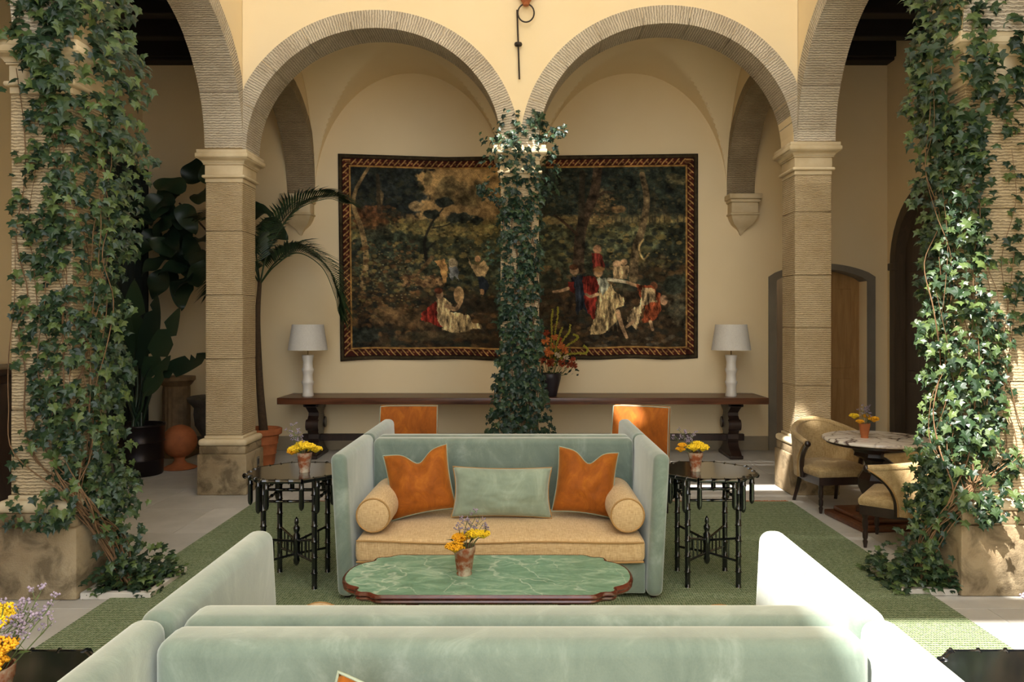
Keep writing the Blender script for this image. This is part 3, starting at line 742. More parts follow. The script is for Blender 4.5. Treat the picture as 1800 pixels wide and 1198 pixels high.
    lay(soft(py-392, 8)*soft(470-py, 30)*soft(px-950, 10), (58, 60, 42), 0.7, 0.55); lay(ellm(1190, 430, 36, 40, 1.0), (38, 42, 34), 0.85, 0.5); lay(ellm(1150, 470, 70, 20, 1.0), (60, 50, 34), 0.8, 0.5)
    dabs(900, 950, 1210, 285, 380, dk+[(50, 56, 42), (60, 56, 38), (74, 66, 42)], 1.2, 4.5, 0.55); dabs(500, 950, 1210, 392, 470, ol+dk, 1.5, 6, 0.7); dabs(500, 950, 1210, 470, 612, br+dk, 2, 8, 0.5); dabs(120, 950, 1080, 378, 392, [(120, 100, 60), (96, 82, 50)], 1.5, 4, 0.7); dabs(80, 1040, 1080, 345, 400, [(120, 92, 54), (84, 66, 42)], 1, 3, 0.7)
    lay(stroke([(1050, 290), (1042, 340), (1020, 400), (1014, 470)], 8, 10), (58, 46, 34), 0.95, 0.5)
    lay(stroke([(1022, 300), (1020, 380), (1018, 420)], 5, 7), (46, 40, 30), 0.9); lay(stroke([(1046, 345), (1062, 335), (1075, 338)], 3, 1.5), (58, 46, 34), 0.9)
    lay(stroke([(1128, 305), (1136, 350), (1128, 400), (1116, 440), (1112, 490)], 5, 8), (84, 70, 48), 0.95, 0.5)
    lay(stroke([(1012, 410), (1000, 398), (985, 385), (972, 375)], 3, 1.4), (56, 42, 30), 0.95)
    lay(stroke([(1130, 420), (1122, 435), (1130, 455), (1140, 445)], 1.5, 1.5), (156, 130, 82), 0.9)
    lay(ellm(1085, 365, 12, 6, 1.0), (120, 88, 52), 0.6)
    # dancers
    sk = (148, 116, 82)
    lay(ellm(1048, 436, 8, 8, 0.3), (130, 94, 64)); lay(poly([(1038, 442), (1054, 444), (1062, 462), (1056, 484), (1040, 478)]), (88, 34, 26), 1, 0.6, nF)
    lay(ellm(1083, 464, 7, 7, 0.3), sk); lay(ellm(1096, 460, 6, 6, 0.3), sk); lay(poly([(1074, 470), (1104, 466), (1102, 490), (1078, 490)]), (134, 110, 76), 1, 0.5, nF)
    lay(ellm(1007, 474, 8, 8, 0.2), sk); lay(ellm(1006, 468, 8, 5, 0.4), (74, 46, 28))
    lay(poly([(1000, 486), (1022, 482), (1040, 490), (1046, 520), (1040, 560), (1022, 540), (1012, 556), (1008, 510)]), (34, 38, 44), 1, 0.5, nF)
    lay(poly([(1022, 484), (1044, 484), (1050, 500), (1046, 530), (1044, 566), (1030, 548), (1024, 520)]), (92, 30, 22), 1, 0.6, nF)
    lay(poly([(996, 494), (1008, 494), (1006, 514), (996, 506)]), (84, 28, 22)); lay(stroke([(996, 506), (984, 510), (970, 512)], 3, 2), sk)
    lay(ellm(1050, 478, 8, 8, 0.2), (142, 110, 74)); lay(ellm(1051, 472, 9, 5, 0.5), (140, 100, 58))
    lay(poly([(1048, 486), (1066, 490), (1080, 512), (1094, 524), (1094, 540), (1080, 542), (1088, 560), (1060, 586), (1036, 588), (1034, 580), (1046, 548), (1052, 520)]), (146, 122, 82), 1, 0.65, nF)
    lay(poly([(1046, 488), (1062, 486), (1070, 500), (1058, 518), (1050, 506)]), (118, 116, 96), 1, 0.5, nF)
    for i in range(6): lay(stroke([(1058+i*4, 526), (1044+i*8, 582)], 1, 0.8), (120, 100, 66), 0.6)
    lay(stroke([(1048, 516), (1036, 520), (1028, 516)], 3, 2.4), sk); lay(stroke([(1084, 548), (1092, 575), (1100, 594)], 4, 2.6), sk); lay(stroke([(1068, 490), (1090, 494), (1106, 498)], 3, 2.4), (150, 136, 108))
    lay(ellm(1148, 502, 7, 7, 0.2), (96, 60, 38)); lay(stroke([(1122, 503), (1110, 500), (1101, 496)], 3, 2.2), sk)
    lay(poly([(1118, 500), (1144, 502), (1160, 516), (1160, 544), (1146, 566), (1128, 568), (1132, 540), (1122, 520)]), (112, 54, 30), 1, 0.6, nF)
    lay(poly([(1128, 504), (1150, 508), (1154, 530), (1130, 538), (1118, 580), (1100, 566), (1108, 546), (1124, 536)]), (146, 122, 86), 1, 0.6, nF)
    lay(ellm(1166, 528, 7, 9, 0.4), (128, 98, 72)); lay(stroke([(1112, 566), (1100, 576)], 3, 2), sk); lay(stroke([(1142, 566), (1146, 580)], 3, 2.4), sk)
    for i in range(16): lay(ellm(1030+rng.rand()*170, 590+rng.rand()*18, 6, 2.5, 0.6), (84, 76, 60), 0.6)
    lay(ellm(1195, 545, 24, 26, 1.1), (78, 74, 56), 0.5, 0.7); lay(ellm(1185, 500, 30, 14, 1.1), (40, 44, 36), 0.8, 0.5)
    img *= (0.80+0.40*n1)[..., None]
    img *= (0.86+0.28*grain)[..., None]
    img *= (0.90+0.2*nF)[..., None]
    # border: dark outer band, twisted cord band, gold fillet
    d = np.minimum(np.minimum(px-X0, X1-px), np.minimum(py-Y0, Y1-py))
    def band(a, b, c, tex=0.25): lay(((d >= a) & (d < b)).astype(float), c, 1, tex)
    band(-1, 7, (52, 44, 30)); band(7, 20, (58, 24, 18)); band(19.5, 22, (140, 104, 54)); band(6, 8, (34, 20, 14))
    al = np.where((px-X0 < 22) | (X1-px < 22), py, px)
    ph = np.mod(al+(d-13)*0.9, 11.0)
    lay(((d > 8) & (d < 18) & (ph < 2.6)).astype(float), (158, 122, 70), 0.9, 0.2)
    lay((((np.mod(al, 11)-5.5)**2+(d-14)**2 < 4)).astype(float)*((d > 9) & (d < 18)), (132, 92, 54), 0.7)
    band(-1, 1.5, (26, 20, 16))
    g_ = img.mean(-1, keepdims=True); img = np.clip((g_+(img-g_)*0.92)*1.27, 0, 255)
    # mesh
    sx = lambda x: (x-920)*10.72/1330; sz = lambda y: 1.8-(y-568)*10.72/1330
    xs = np.linspace(sx(594), sx(1227), W); top = np.interp(np.linspace(0, 1, W), [0, 0.3, 1], [sz(270), sz(276), sz(270)])
    bot = np.interp(np.linspace(0, 1, W), [0, 0.1, 0.2, 0.45, 0.8, 0.9, 1], [sz(635), sz(632), sz(631), sz(633), sz(630), sz(632), sz(628)])+0.008*np.sin(np.linspace(0, 24, W))
    f = np.linspace(0, 1, Hh)[:, None]
    Z = top[None, :]*(1-f)+bot[None, :]*f
    Xg = xs[None, :].repeat(Hh, 0)+(f-0.5)*0.0
    Xg = Xg+0.012*(f)*(np.linspace(1, 0, W)[None, :])*3
    Yg = 10.725-0.012*np.sin(np.linspace(0, 30, W))[None, :]*f**2-0.01
    co = np.stack([Xg, np.broadcast_to(Yg, Xg.shape), Z], -1).reshape(-1, 3)
    back = co.copy(); back[:, 1] += 0.012
    idx = np.arange(W*Hh).reshape(Hh, W)
    q = np.stack([idx[:-1, :-1], idx[1:, :-1], idx[1:, 1:], idx[:-1, 1:]], -1).reshape(-1, 4)
    rim = np.concatenate([idx[0, :], idx[1:, -1], idx[-1, -2::-1], idx[-2:0:-1, 0]]); nr = len(rim)
    nb = len(co); ring_b = back[rim]
    sidef = [(int(rim[i]), int(rim[(i+1) % nr]), nb+(i+1) % nr, nb+i) for i in range(nr)]
    me = bpy.data.meshes.new('tapestry')
    me.from_pydata(np.concatenate([co, ring_b]).tolist(), [], q.tolist()+sidef); me.shade_smooth()
    c = img.reshape(-1, 3)/255.0; c = np.where(c <= 0.04045, c/12.92, ((c+0.055)/1.055)**2.4)
    full = np.ones((len(me.vertices), 4)); full[:nb, :3] = c; full[nb:, :3] = 0.02
    at = me.color_attributes.new('weft', 'FLOAT_COLOR', 'POINT'); at.data.foreach_set('color', full.ravel().astype(np.float32))
    me.materials.append(G['tapestry'])
    o = bpy.data.objects.new('tapestry', me); C.objects.link(o)
    tag(o, 'huge dark pastoral tapestry with dancers, trees and corded border on the back wall', 'tapestry')
build_tapestry()
# ------------------------------------------------------------------ rug
rg = thing('area_rug', 'large green woven rug under the velvet sofas', 'rug', (0, 0, 0))
MB().box(-2.69, 2.69, -0.6, 7.6, 0.002, 0.014).build('rug_field', G['rug'], rg, None)
mb = MB()
for k in range(430):
    x = -2.68+k*0.01247; mb.box(x, x+0.006, 7.6, 7.66+random.random()*0.025, 0.002, 0.007)
fo = mb.build('fringe', G['terracotta'], rg, None, label='rust coloured fringe'); fo['kind'] = 'stuff'

# ------------------------------------------------------------------ sofas
SH = 0.94
def make_sofa(label, cx, ys, rz):
    """local: faces -y, back plane at y=0; sits against its twin"""
    r = thing('sofa', label, 'sofa', (cx, ys, 0.014), rz)
    D = 0.925; xi = 0.945; xo = 1.05
    for sgn in (-1, 1):
        x0, x1 = sorted((sgn*xi, sgn*xo))
        def fn(c, sgn=sgn):
            c.x += sgn*0.05*(c.z/SH)
            if c.z > 0.8: c.x += 0
            return c
        MB().rbox(x0, x1, -D, -0.004, 0.02, SH, 0.042, 5, fn).build('arm', G['sage'], r, 50)
    MB().rbox(-xi-0.03, xi+0.03, -0.155, -0.004, 0.1, SH-0.016, 0.045, 5).build('backrest', G['sage'], r, 50)
    MB().rbox(-xi+0.002, xi-0.002, -D+0.04, -0.15, 0.03, 0.225, 0.012, 2).build('base', G['sage'], r, 50)
    def bulge(c):
        u = c.x/0.95; t = (c.y+0.52)/0.4
        if c.z > 0.3: c.z += 0.035*(1-u*u)*(1-min(1, abs(t))**2)
        if c.y < -0.7: c.y -= 0.03*(1-u**4)
        return c
    sc = MB().rbox(-xi+0.004, xi-0.004, -D-0.0, -0.15, 0.23, 0.40, 0.05, 4, bulge, 3).build('seat_cushion', G['linen'], r, 60)
    for z in (0.252, 0.382):
        path = []
        for k in range(25):
            u = -1+k/12; path.append((u*0.925, -D-0.008-0.024*(1-u**4), z+(0.006*math.sin(u*5) if z > 0.3 else 0)))
        MB().tube(path, 0.006, 6).build('welt', G['pipe_tan'], sc)
    for sx_ in (-1, 1):
        for yy in (-0.85, -0.1): MB().lathe([(0.02, 0.0), (0.026, 0.012), (0.026, 0.03)], 10, (sx_*1.0, yy)).build('foot', G['darkwood'], r)
    return r
CXF, YSF = -0.15, 5.80      # far pair
CXN, YSN = -0.03, 2.195      # near pair
make_sofa('sage velvet sofa facing the viewer, with the orange pillows and green marble table before it', CXF, YSF, 0)
make_sofa('sage velvet sofa backed against the far sofa, facing the orange chairs', CXF, YSF+0.002, PI)
make_sofa('nearest sage velvet sofa in the foreground, facing away from the tapestry', CXN, YSN, 0)
make_sofa('sage velvet sofa whose back is to the viewer, facing the marble coffee table', CXN, YSN+0.002, PI)

def bolster(label, x, y0, y1, z, r, group=None):
    L = y1-y0
    t = thing('bolster', label, 'bolster', (x, y0, z), 0, group)
    prof = [(0.0, 0.0), (r*0.86, 0.0), (r*0.95, 0.008), (r, 0.03), (r*1.01, L/2), (r, L-0.03), (r*0.95, L-0.008), (r*0.86, L), (0.0, L)]
    mb = MB().lathe([(max(p[0], 0.001), p[1]) for p in prof], 32); mb.xform(Matrix.Rotation(-PI/2, 4, 'X')); mb.build('bolster_cover', G['linen'], t, 50)
    for yy in (0.004, L-0.004):
        mb = MB().tube([(math.cos(2*PI*k/28)*r*0.94, yy, math.sin(2*PI*k/28)*r*0.94) for k in range(29)], 0.006, 6); mb.build('welt', G['pipe_tan'], t)
    return t
ZS = 0.414
bolster('tan bolster at the left arm of the far sofa', CXF-0.83, 4.93, 5.60, ZS+0.135, 0.115)
bolster('tan bolster at the right arm of the far sofa', CXF+0.83, 4.93, 5.60, ZS+0.135, 0.115)
bolster('tan bolster barely showing over the near backrest, left side', -0.83, 2.42, 3.10, ZS+0.128, 0.122)
bolster('tan bolster barely showing over the near backrest, right side', 0.80, 2.42, 3.10, ZS+0.122, 0.118)

def pillow(label, w, h, th, mat, pipe, loc, rot, chop=0.0, seed=0):
    t = thing('throw_pillow', label, 'pillow', loc); t.rotation_euler = rot
    n = 33; rnd = random.Random(seed)
    def shape(u, v):
        x = u*w/2*(1-0.075*(1-v*v)); z = v*h/2*(1-0.075*(1-u*u))
        ch = chop*math.exp(-((u-0.05)/0.33)**2)*max(0, (v+0.35)/1.35)**1.5
        return x, z-ch
    def side(sgn):
        def fn(a, b):
            u, v = a*2-1, b*2-1; x, z = shape(u, v)
            k = ((1-u*u)*(1-v*v))**0.42
            k *= 1-0.5*(chop/0.1 if chop else 0)*math.exp(-((u-0.05)/0.25)**2)*max(0, v)
            wr = 0.016*mnoise.noise(Vector((u*2.2+seed, v*2.2, sgn)))*k+0.008*mnoise.noise(Vector((u*6+seed, v*6, sgn)))*k+0.024*math.sin(6*u+3*v+seed)*max(0, abs(u*v)-0.1)*k
            return (x, sgn*(th/2*k+wr), z)
        return fn
    mb = MB().grid(n, n, side(-1)); mb.grid(n, n, side(1))
    me_o = mb.build('pillow_cover', mat, t, 80)
    bm = bmesh.new(); bm.from_mesh(me_o.data); bmesh.ops.remove_doubles(bm, verts=bm.verts, dist=0.0005); bmesh.ops.recalc_face_normals(bm, faces=bm.faces); bm.to_mesh(me_o.data); bm.free()
    path = []
    for e in range(4):
        for k in range(16):
            f = -1+2*k/16; u, v = [(f, -1), (1, f), (-f, 1), (-1, -f)][e]; x, z = shape(u, v); path.append((x, 0, z))
    path.append(path[0])
    MB().tube(path, 0.005, 6, False).build('piping', pipe, t, 60)
    return t
LEAN = -0.36
pillow('orange velvet pillow with a dented top, leaning on the left bolster', 0.46, 0.46, 0.24, G['orange'], G['pipe_pale'], (-0.735, 5.36, ZS+0.265), (LEAN, -0.17, 0.10), 0.085, 1)
pillow('orange velvet pillow with a dented top, leaning on the right bolster', 0.43, 0.46, 0.24, G['orange'], G['pipe_pale'], (0.44, 5.36, ZS+0.265), (LEAN, 0.09, -0.12), 0.085, 2)
pillow('grey-green satin lumbar pillow in the middle of the far sofa', 0.70, 0.345, 0.22, G['sage_cushion'], G['pipe_tan'], (-0.15, 5.30, ZS+0.205), (-0.25, 0.01, 0.0), 0.0, 3)
pillow('orange velvet pillow of which one corner peeks up at the bottom edge', 0.44, 0.44, 0.15, G['orange'], G['pipe_pale'], (-0.315, 1.84, ZS+0.247), (-0.22, 0.3, 0.0), 0.03, 4)

# ------------------------------------------------------------------ orange chairs
def orange_chair(label, loc, rz):
    r = thing('side_chair', label, 'chair', loc, rz)
    def bend(c):
        c.y += 0.12*((c.z-0.45)/0.55)**2*0.6 + 0.03*(c.x/0.28)**2*-1; c.x *= 1+0.04*(1.0-c.z); return c
    b = MB().rbox(-0.275, 0.275, 0.17, 0.235, 0.40, 1.0, 0.018, 3, bend, 3).build('backrest', G['orange'], r, 60)
    for yy in (0.172, 0.233):
        path = [bend(Vector((x, yy, z))) for x, z in [(-0.27, 0.45+0.54*k/10) for k in range(11)]+[(-0.27+0.54*k/10, 0.995) for k in range(1, 11)]+[(0.27, 0.99-0.54*k/10) for k in range(1, 11)]]
        MB().tube(path, 0.0045, 6).build('piping', G['pipe_pale'], b)
    MB().rbox(-0.27, 0.27, -0.27, 0.2, 0.36, 0.47, 0.03, 3).build('seat', G['orange'], r, 60)
    for sx_ in (-1, 1):
        MB().tube([(sx_*0.24, -0.24, 0.37), (sx_*0.24, -0.24, 0.0)], [0.025, 0.016], 8).build('leg', G['darkwood'], r)
        MB().tube([(sx_*0.24, 0.19, 0.42), (sx_*0.24, 0.25, 0.0)], [0.025, 0.016], 8).build('leg', G['darkwood'], r)
orange_chair('orange velvet chair behind the far sofa, left, in full shade', (-1.09, 7.02, 0.0142), 0.02)
orange_chair('orange velvet chair behind the far sofa, right, turned and partly sunlit', (1.03, 7.0, 0.0142), -0.42)

# ------------------------------------------------------------------ marble coffee table
ct = thing('coffee_table', 'green marble coffee table with a scalloped dark wooden rim', 'table', (-0.185, 3.985, 0.014))
def quarter():
    pts = [(0.0, 0.335), (0.50, 0.335)]
    pts += [(0.525, 0.332), (0.545, 0.318), (0.562, 0.298), (0.585, 0.288), (0.612, 0.288), (0.632, 0.276), (0.638, 0.255), (0.634, 0.235), (0.642, 0.215), (0.664, 0.20), (0.69, 0.182), (0.714, 0.15), (0.732, 0.105), (0.742, 0.055), (0.745, 0.0)]
    return [(x, y*0.945) for x, y in pts]
q = quarter()
outl = q+[(x, -y) for x, y in q[-2::-1]]+[(-x, -y) for x, y in q[1:]]+[(-x, y) for x, y in q[-2:0:-1]]
def scaled(o, d):
    out = []; n = len(o)
    for i in range(n):
        a, b = Vector((*o[i-1], 0)), Vector((*o[(i+1) % n], 0)); t = (b-a).normalized(); nn = Vector((-t.y, t.x, 0)); out.append((o[i][0]-nn.x*d, o[i][1]-nn.y*d))
    return out
sgn_ = 1
test = scaled(outl, 0.02)
if max(p[0] for p in test) < max(p[0] for p in outl): sgn_ = -1
ZT = 0.47
MB().prism(scaled(outl, -0.002*sgn_), ZT-0.025, ZT, 'z').build('marble_top', G['gmarble'], ct, None)
prof = [(-0.02, -0.004), (0.004, 0.001), (0.012, -0.006), (0.014, -0.016), (0.006, -0.026), (0.010, -0.034), (0.0, -0.046), (-0.05, -0.05)]
vs_ = []; n = len(outl)
for d, z in prof: vs_ += [(x, y, ZT+z) for x, y in scaled(outl, d*sgn_)]
MB().add(vs_, [(i*n+k, i*n+(k+1) % n, (i+1)*n+(k+1) % n, (i+1)*n+k) for i in range(len(prof)-1) for k in range(n)]).build('rim', G['mahogany'], ct, 40)
MB().rbox(-0.5, 0.5, -0.2, 0.2, ZT-0.09, ZT-0.03, 0.01, 1).build('apron', G['mahogany'], ct)
for sx_ in (-0.4, 0.4):
    pd = MB().lathe([(0.07, ZT-0.08), (0.05, ZT-0.11), (0.035, ZT-0.16), (0.05, ZT-0.22), (0.055, ZT-0.27), (0.03, ZT-0.32), (0.05, 0.10), (0.05, 0.07)], 18, (sx_, 0)).build('pedestal', G['mahogany'], ct, 50)
    for a in (0.9, -0.9, PI-0.9, PI+0.9):
        dx, dy = math.cos(a)*0.6, math.sin(a)
        MB().tube(spline([(sx_, 0, 0.12), (sx_+dx*0.1, dy*0.1, 0.12), (sx_+dx*0.2, dy*0.2, 0.05), (sx_+dx*0.28, dy*0.28, 0.014)], 5), 0.016, 7).build('foot', G['mahogany'], pd)

# ------------------------------------------------------------------ octagonal faux bamboo tables
def bamboo(path, r, pitch=0.085, n=8):
    P = [Vector(p) for p in path]; a, b = P[0], P[-1]; L = (b-a).length; k = max(2, int(round(L/pitch))); pts = []; rs = []
    for i in range(k):
        for f, rr in ((0.0, 1.0), (0.04, 0.9), (0.5, 0.86), (0.96, 0.9), (0.985, 1.22)):
            pts.append(a.lerp(b, (i+f)/k)); rs.append(r*rr)
    pts.append(b); rs.append(r)
    return MB().tube(pts, rs, n)
def oct_table(label, loc, rz=0):
    r = thing('octagonal_table', label, 'table', loc, rz)
    R = 0.337; Zt = 0.762; q_ = 0.20
    octo = [(R*math.cos(PI/8+k*PI/4)*1.0, R*math.sin(PI/8+k*PI/4)*1.0) for k in range(8)]
    MB().prism(octo, Zt-0.022, Zt, 'z').build('tabletop', G['lacquer'], r, None)
    for k in range(8):
        a = octo[k]; b = octo[(k+1) % 8]
        bamboo([(a[0], a[1], Zt-0.012), (b[0], b[1], Zt-0.012)], 0.017, 0.075).build('edge_bamboo', G['lacquer'], r, 60)
    s = 0.172
    for sx_ in (-1, 1):
        for sy in (-1, 1):
            bamboo([(sx_*s, sy*s, 0), (sx_*s, sy*s, Zt-0.025)], 0.021, 0.105, 10).build('leg', G['lacquer'], r, 60)
    for z in (Zt-0.095, Zt-0.175):
        for (a, b) in (((-s, -s), (s, -s)), ((-s, s), (s, s)), ((-s, -s), (-s, s)), ((s, -s), (s, s))):
            bamboo([(*a, z), (*b, z)], 0.011, 0.08).build('rail', G['lacquer'], r, 60)
    for k in range(8):
        a = octo[k]; 
        for f, L in ((0.0, 0.20), (0.5, 0.13)):
            b = octo[(k+1) % 8]; x = (a[0]*(1-f)+b[0]*f)*0.9; y = (a[1]*(1-f)+b[1]*f)*0.9
            L2 = L if f == 0 else 0.24
            if f == 0.5 and k % 2: continue
            MB().tube([(x, y, Zt-0.02), (x, y, Zt-0.06), (x, y, Zt-0.07), (x, y, Zt-0.08), (x, y, Zt-L2+0.02), (x, y, Zt-L2), (x, y, Zt-L2-0.012)], [0.017, 0.017, 0.021, 0.017, 0.018, 0.014, 0.004], 8).build('drop', G['lacquer'], r, 60)
    for (a, b) in (((-s, -s), (s, s)), ((-s, s), (s, -s))):
        for z in (0.33, 0.175):
            # braces drop towards the centre
            for (p, q2) in ((a, (0, 0)), (b, (0, 0))):
                zc = z-0.06 if z > 0.3 else z+0.01
                MB().tube([(*p, z), (*q2, zc)], 0.009, 7).build('brace', G['lacquer'], r, 60)
        for f in (0.3, 0.5, 0.7):
            for e in (a, b):
                x, y = e[0]*f, e[1]*f; MB().tube([(x, y, 0.18), (x, y, 0.285+0.045*f)], 0.006, 6).build('spindle', G['lacquer'], r, 60)
    MB().lathe([(0.004, 0.10), (0.018, 0.115), (0.024, 0.14), (0.018, 0.16), (0.027, 0.19), (0.024, 0.24), (0.03, 0.265), (0.024, 0.29), (0.026, 0.31), (0.014, 0.33), (0.022, 0.35), (0.024, 0.365), (0.01, 0.385), (0.016, 0.40), (0.012, 0.425), (0.002, 0.44)], 12).build('finial', G['lacquer'], r, 60)
    return r
oct_table('black lacquered bamboo table left of the far sofa', (-1.58, 5.27, 0.014))
oct_table('black lacquered bamboo table right of the far sofa', (1.285, 5.30, 0.014))
oct_table('black lacquered table in the bottom left corner, only its top in view', (-1.50, 2.06, 0.014))
oct_table('black lacquered table in the bottom right corner, only its top in view', (1.47, 2.06, 0.014))

# ------------------------------------------------------------------ console table and lamps
co_ = thing('console_table', 'very long dark walnut trestle console under the tapestry', 'table', (0, 10.3, 0))
ZC = 0.82
for y0, y1 in ((-0.36, -0.12), (-0.118, 0.12), (0.122, 0.36)):
    MB().rbox(-3.24, 3.23, y0, y1, ZC-0.085, ZC, 0.006, 2).build('top_plank', G['walnut'], co_)
tp = [(-0.30, 0.0), (0.30, 0.0), (0.30, 0.05), (0.24, 0.09), (0.16, 0.14), (0.12, 0.2), (0.14, 0.25), (0.13, 0.31), (0.17, 0.36), (0.20, 0.42), (0.19, 0.50), (0.13, 0.56), (0.12, 0.6), (0.20, 0.65), (0.27, 0.69), (0.27, 0.735)]
tp = tp+[(-x, z) for x, z in tp[::-1] if (x, z) not in ((0.30, 0.0),)]
for xx in (-2.82, 2.82):
    tr = MB().prism(tp, xx-0.07, xx+0.07, 'x').build('trestle', G['darkwood'], co_, 30)
    MB().rbox(xx-0.1, xx+0.1, -0.27, 0.27, 0.69, 0.735, 0.008, 1).build('cleat', G['darkwood'], tr)
    MB().rbox(xx-0.09, xx+0.09, -0.30, 0.30, 0.0, 0.05, 0.008, 1).build('sled_foot', G['darkwood'], tr)
    for sy in (-0.17, 0.17): MB().prism([(sy+0.06*math.cos(2*PI*k/14), 0.44+0.075*math.sin(2*PI*k/14)) for k in range(14)], xx-0.085, xx+0.085, 'x').build('scroll', G['darkwood'], tr, 30)
MB().rbox(-3.0, 3.0, -0.035, 0.035, 0.21, 0.30, 0.006, 1).build('stretcher', G['darkwood'], co_)
def lamp(label, x):
    r = thing('table_lamp', label, 'lamp', (x, 10.2, ZC))
    pr = [(0.074, 0.0), (0.078, 0.01), (0.068, 0.07), (0.065, 0.13), (0.078, 0.175), (0.084, 0.19), (0.069, 0.215), (0.062, 0.29), (0.078, 0.345), (0.084, 0.36), (0.067, 0.385), (0.062, 0.46), (0.08, 0.545), (0.076, 0.555), (0.02, 0.556)]
    MB().lathe(pr, 28, mod=lambda a, z: 1+0.02*math.sin(3*a+z*20)).build('lamp_base', G['ceramic'], r, 60)
    MB().lathe([(0.008, 0.555), (0.008, 0.80)], 8).build('stem', G['brass'], r)
    z0, z1 = 0.62, 0.965
    MB().lathe([(0.262, z0), (0.208, z1), (0.204, z1), (0.258, z0), (0.262, z0)], 40, cap=False).build('lamp_shade', G['shade'], r, 60)
    MB().ball((0, 0, 0.74), 0.04, (1, 1, 1.3), 12, 8).build('bulb', G['ceramic'], r)
    for a in (0, PI/2, PI, PI*1.5): MB().tube([(0, 0, 0.80), (0.235*math.cos(a), 0.235*math.sin(a), 0.80)], 0.003, 5).build('shade_spider', G['brass'], r)
lamp('white ceramic table lamp with pale shade at the left end of the console', -2.905)
lamp('white ceramic table lamp with pale shade at the right end of the console', 2.80)

# ------------------------------------------------------------------ bistro table and barrel chairs
bt = thing('bistro_table', 'round white and plum veined marble table on a dark carved pedestal', 'table', (3.2, 6.85, 0))
MB().lathe([(0.02, 0.735), (0.455, 0.735), (0.465, 0.742), (0.467, 0.752), (0.462, 0.764), (0.45, 0.768), (0.02, 0.768)], 56).build('marble_top', G['wmarble'], bt, 40)
MB().lathe([(0.40, 0.705), (0.43, 0.715), (0.43, 0.735), (0.02, 0.735)], 40).build('under_rim', G['darkwood'], bt, 40)
MB().lathe([(0.24, 0.705), (0.22, 0.66), (0.20, 0.64), (0.21, 0.61), (0.12, 0.57), (0.10, 0.52), (0.13, 0.46), (0.17, 0.40), (0.17, 0.33), (0.13, 0.25), (0.11, 0.2), (0.15, 0.15), (0.19, 0.11), (0.19, 0.09)], 8).build('pedestal', G['darkwood'], bt, 25)
MB().rbox(-0.33, 0.33, -0.33, 0.33, 0.0, 0.055, 0.014, 2).build('plinth_base', G['walnut'], bt).rotation_euler[2] = 0.12
MB().rbox(-0.27, 0.27, -0.27, 0.27, 0.055, 0.10, 0.014, 2).build('plinth_step', G['walnut'], bt).rotation_euler[2] = 0.12

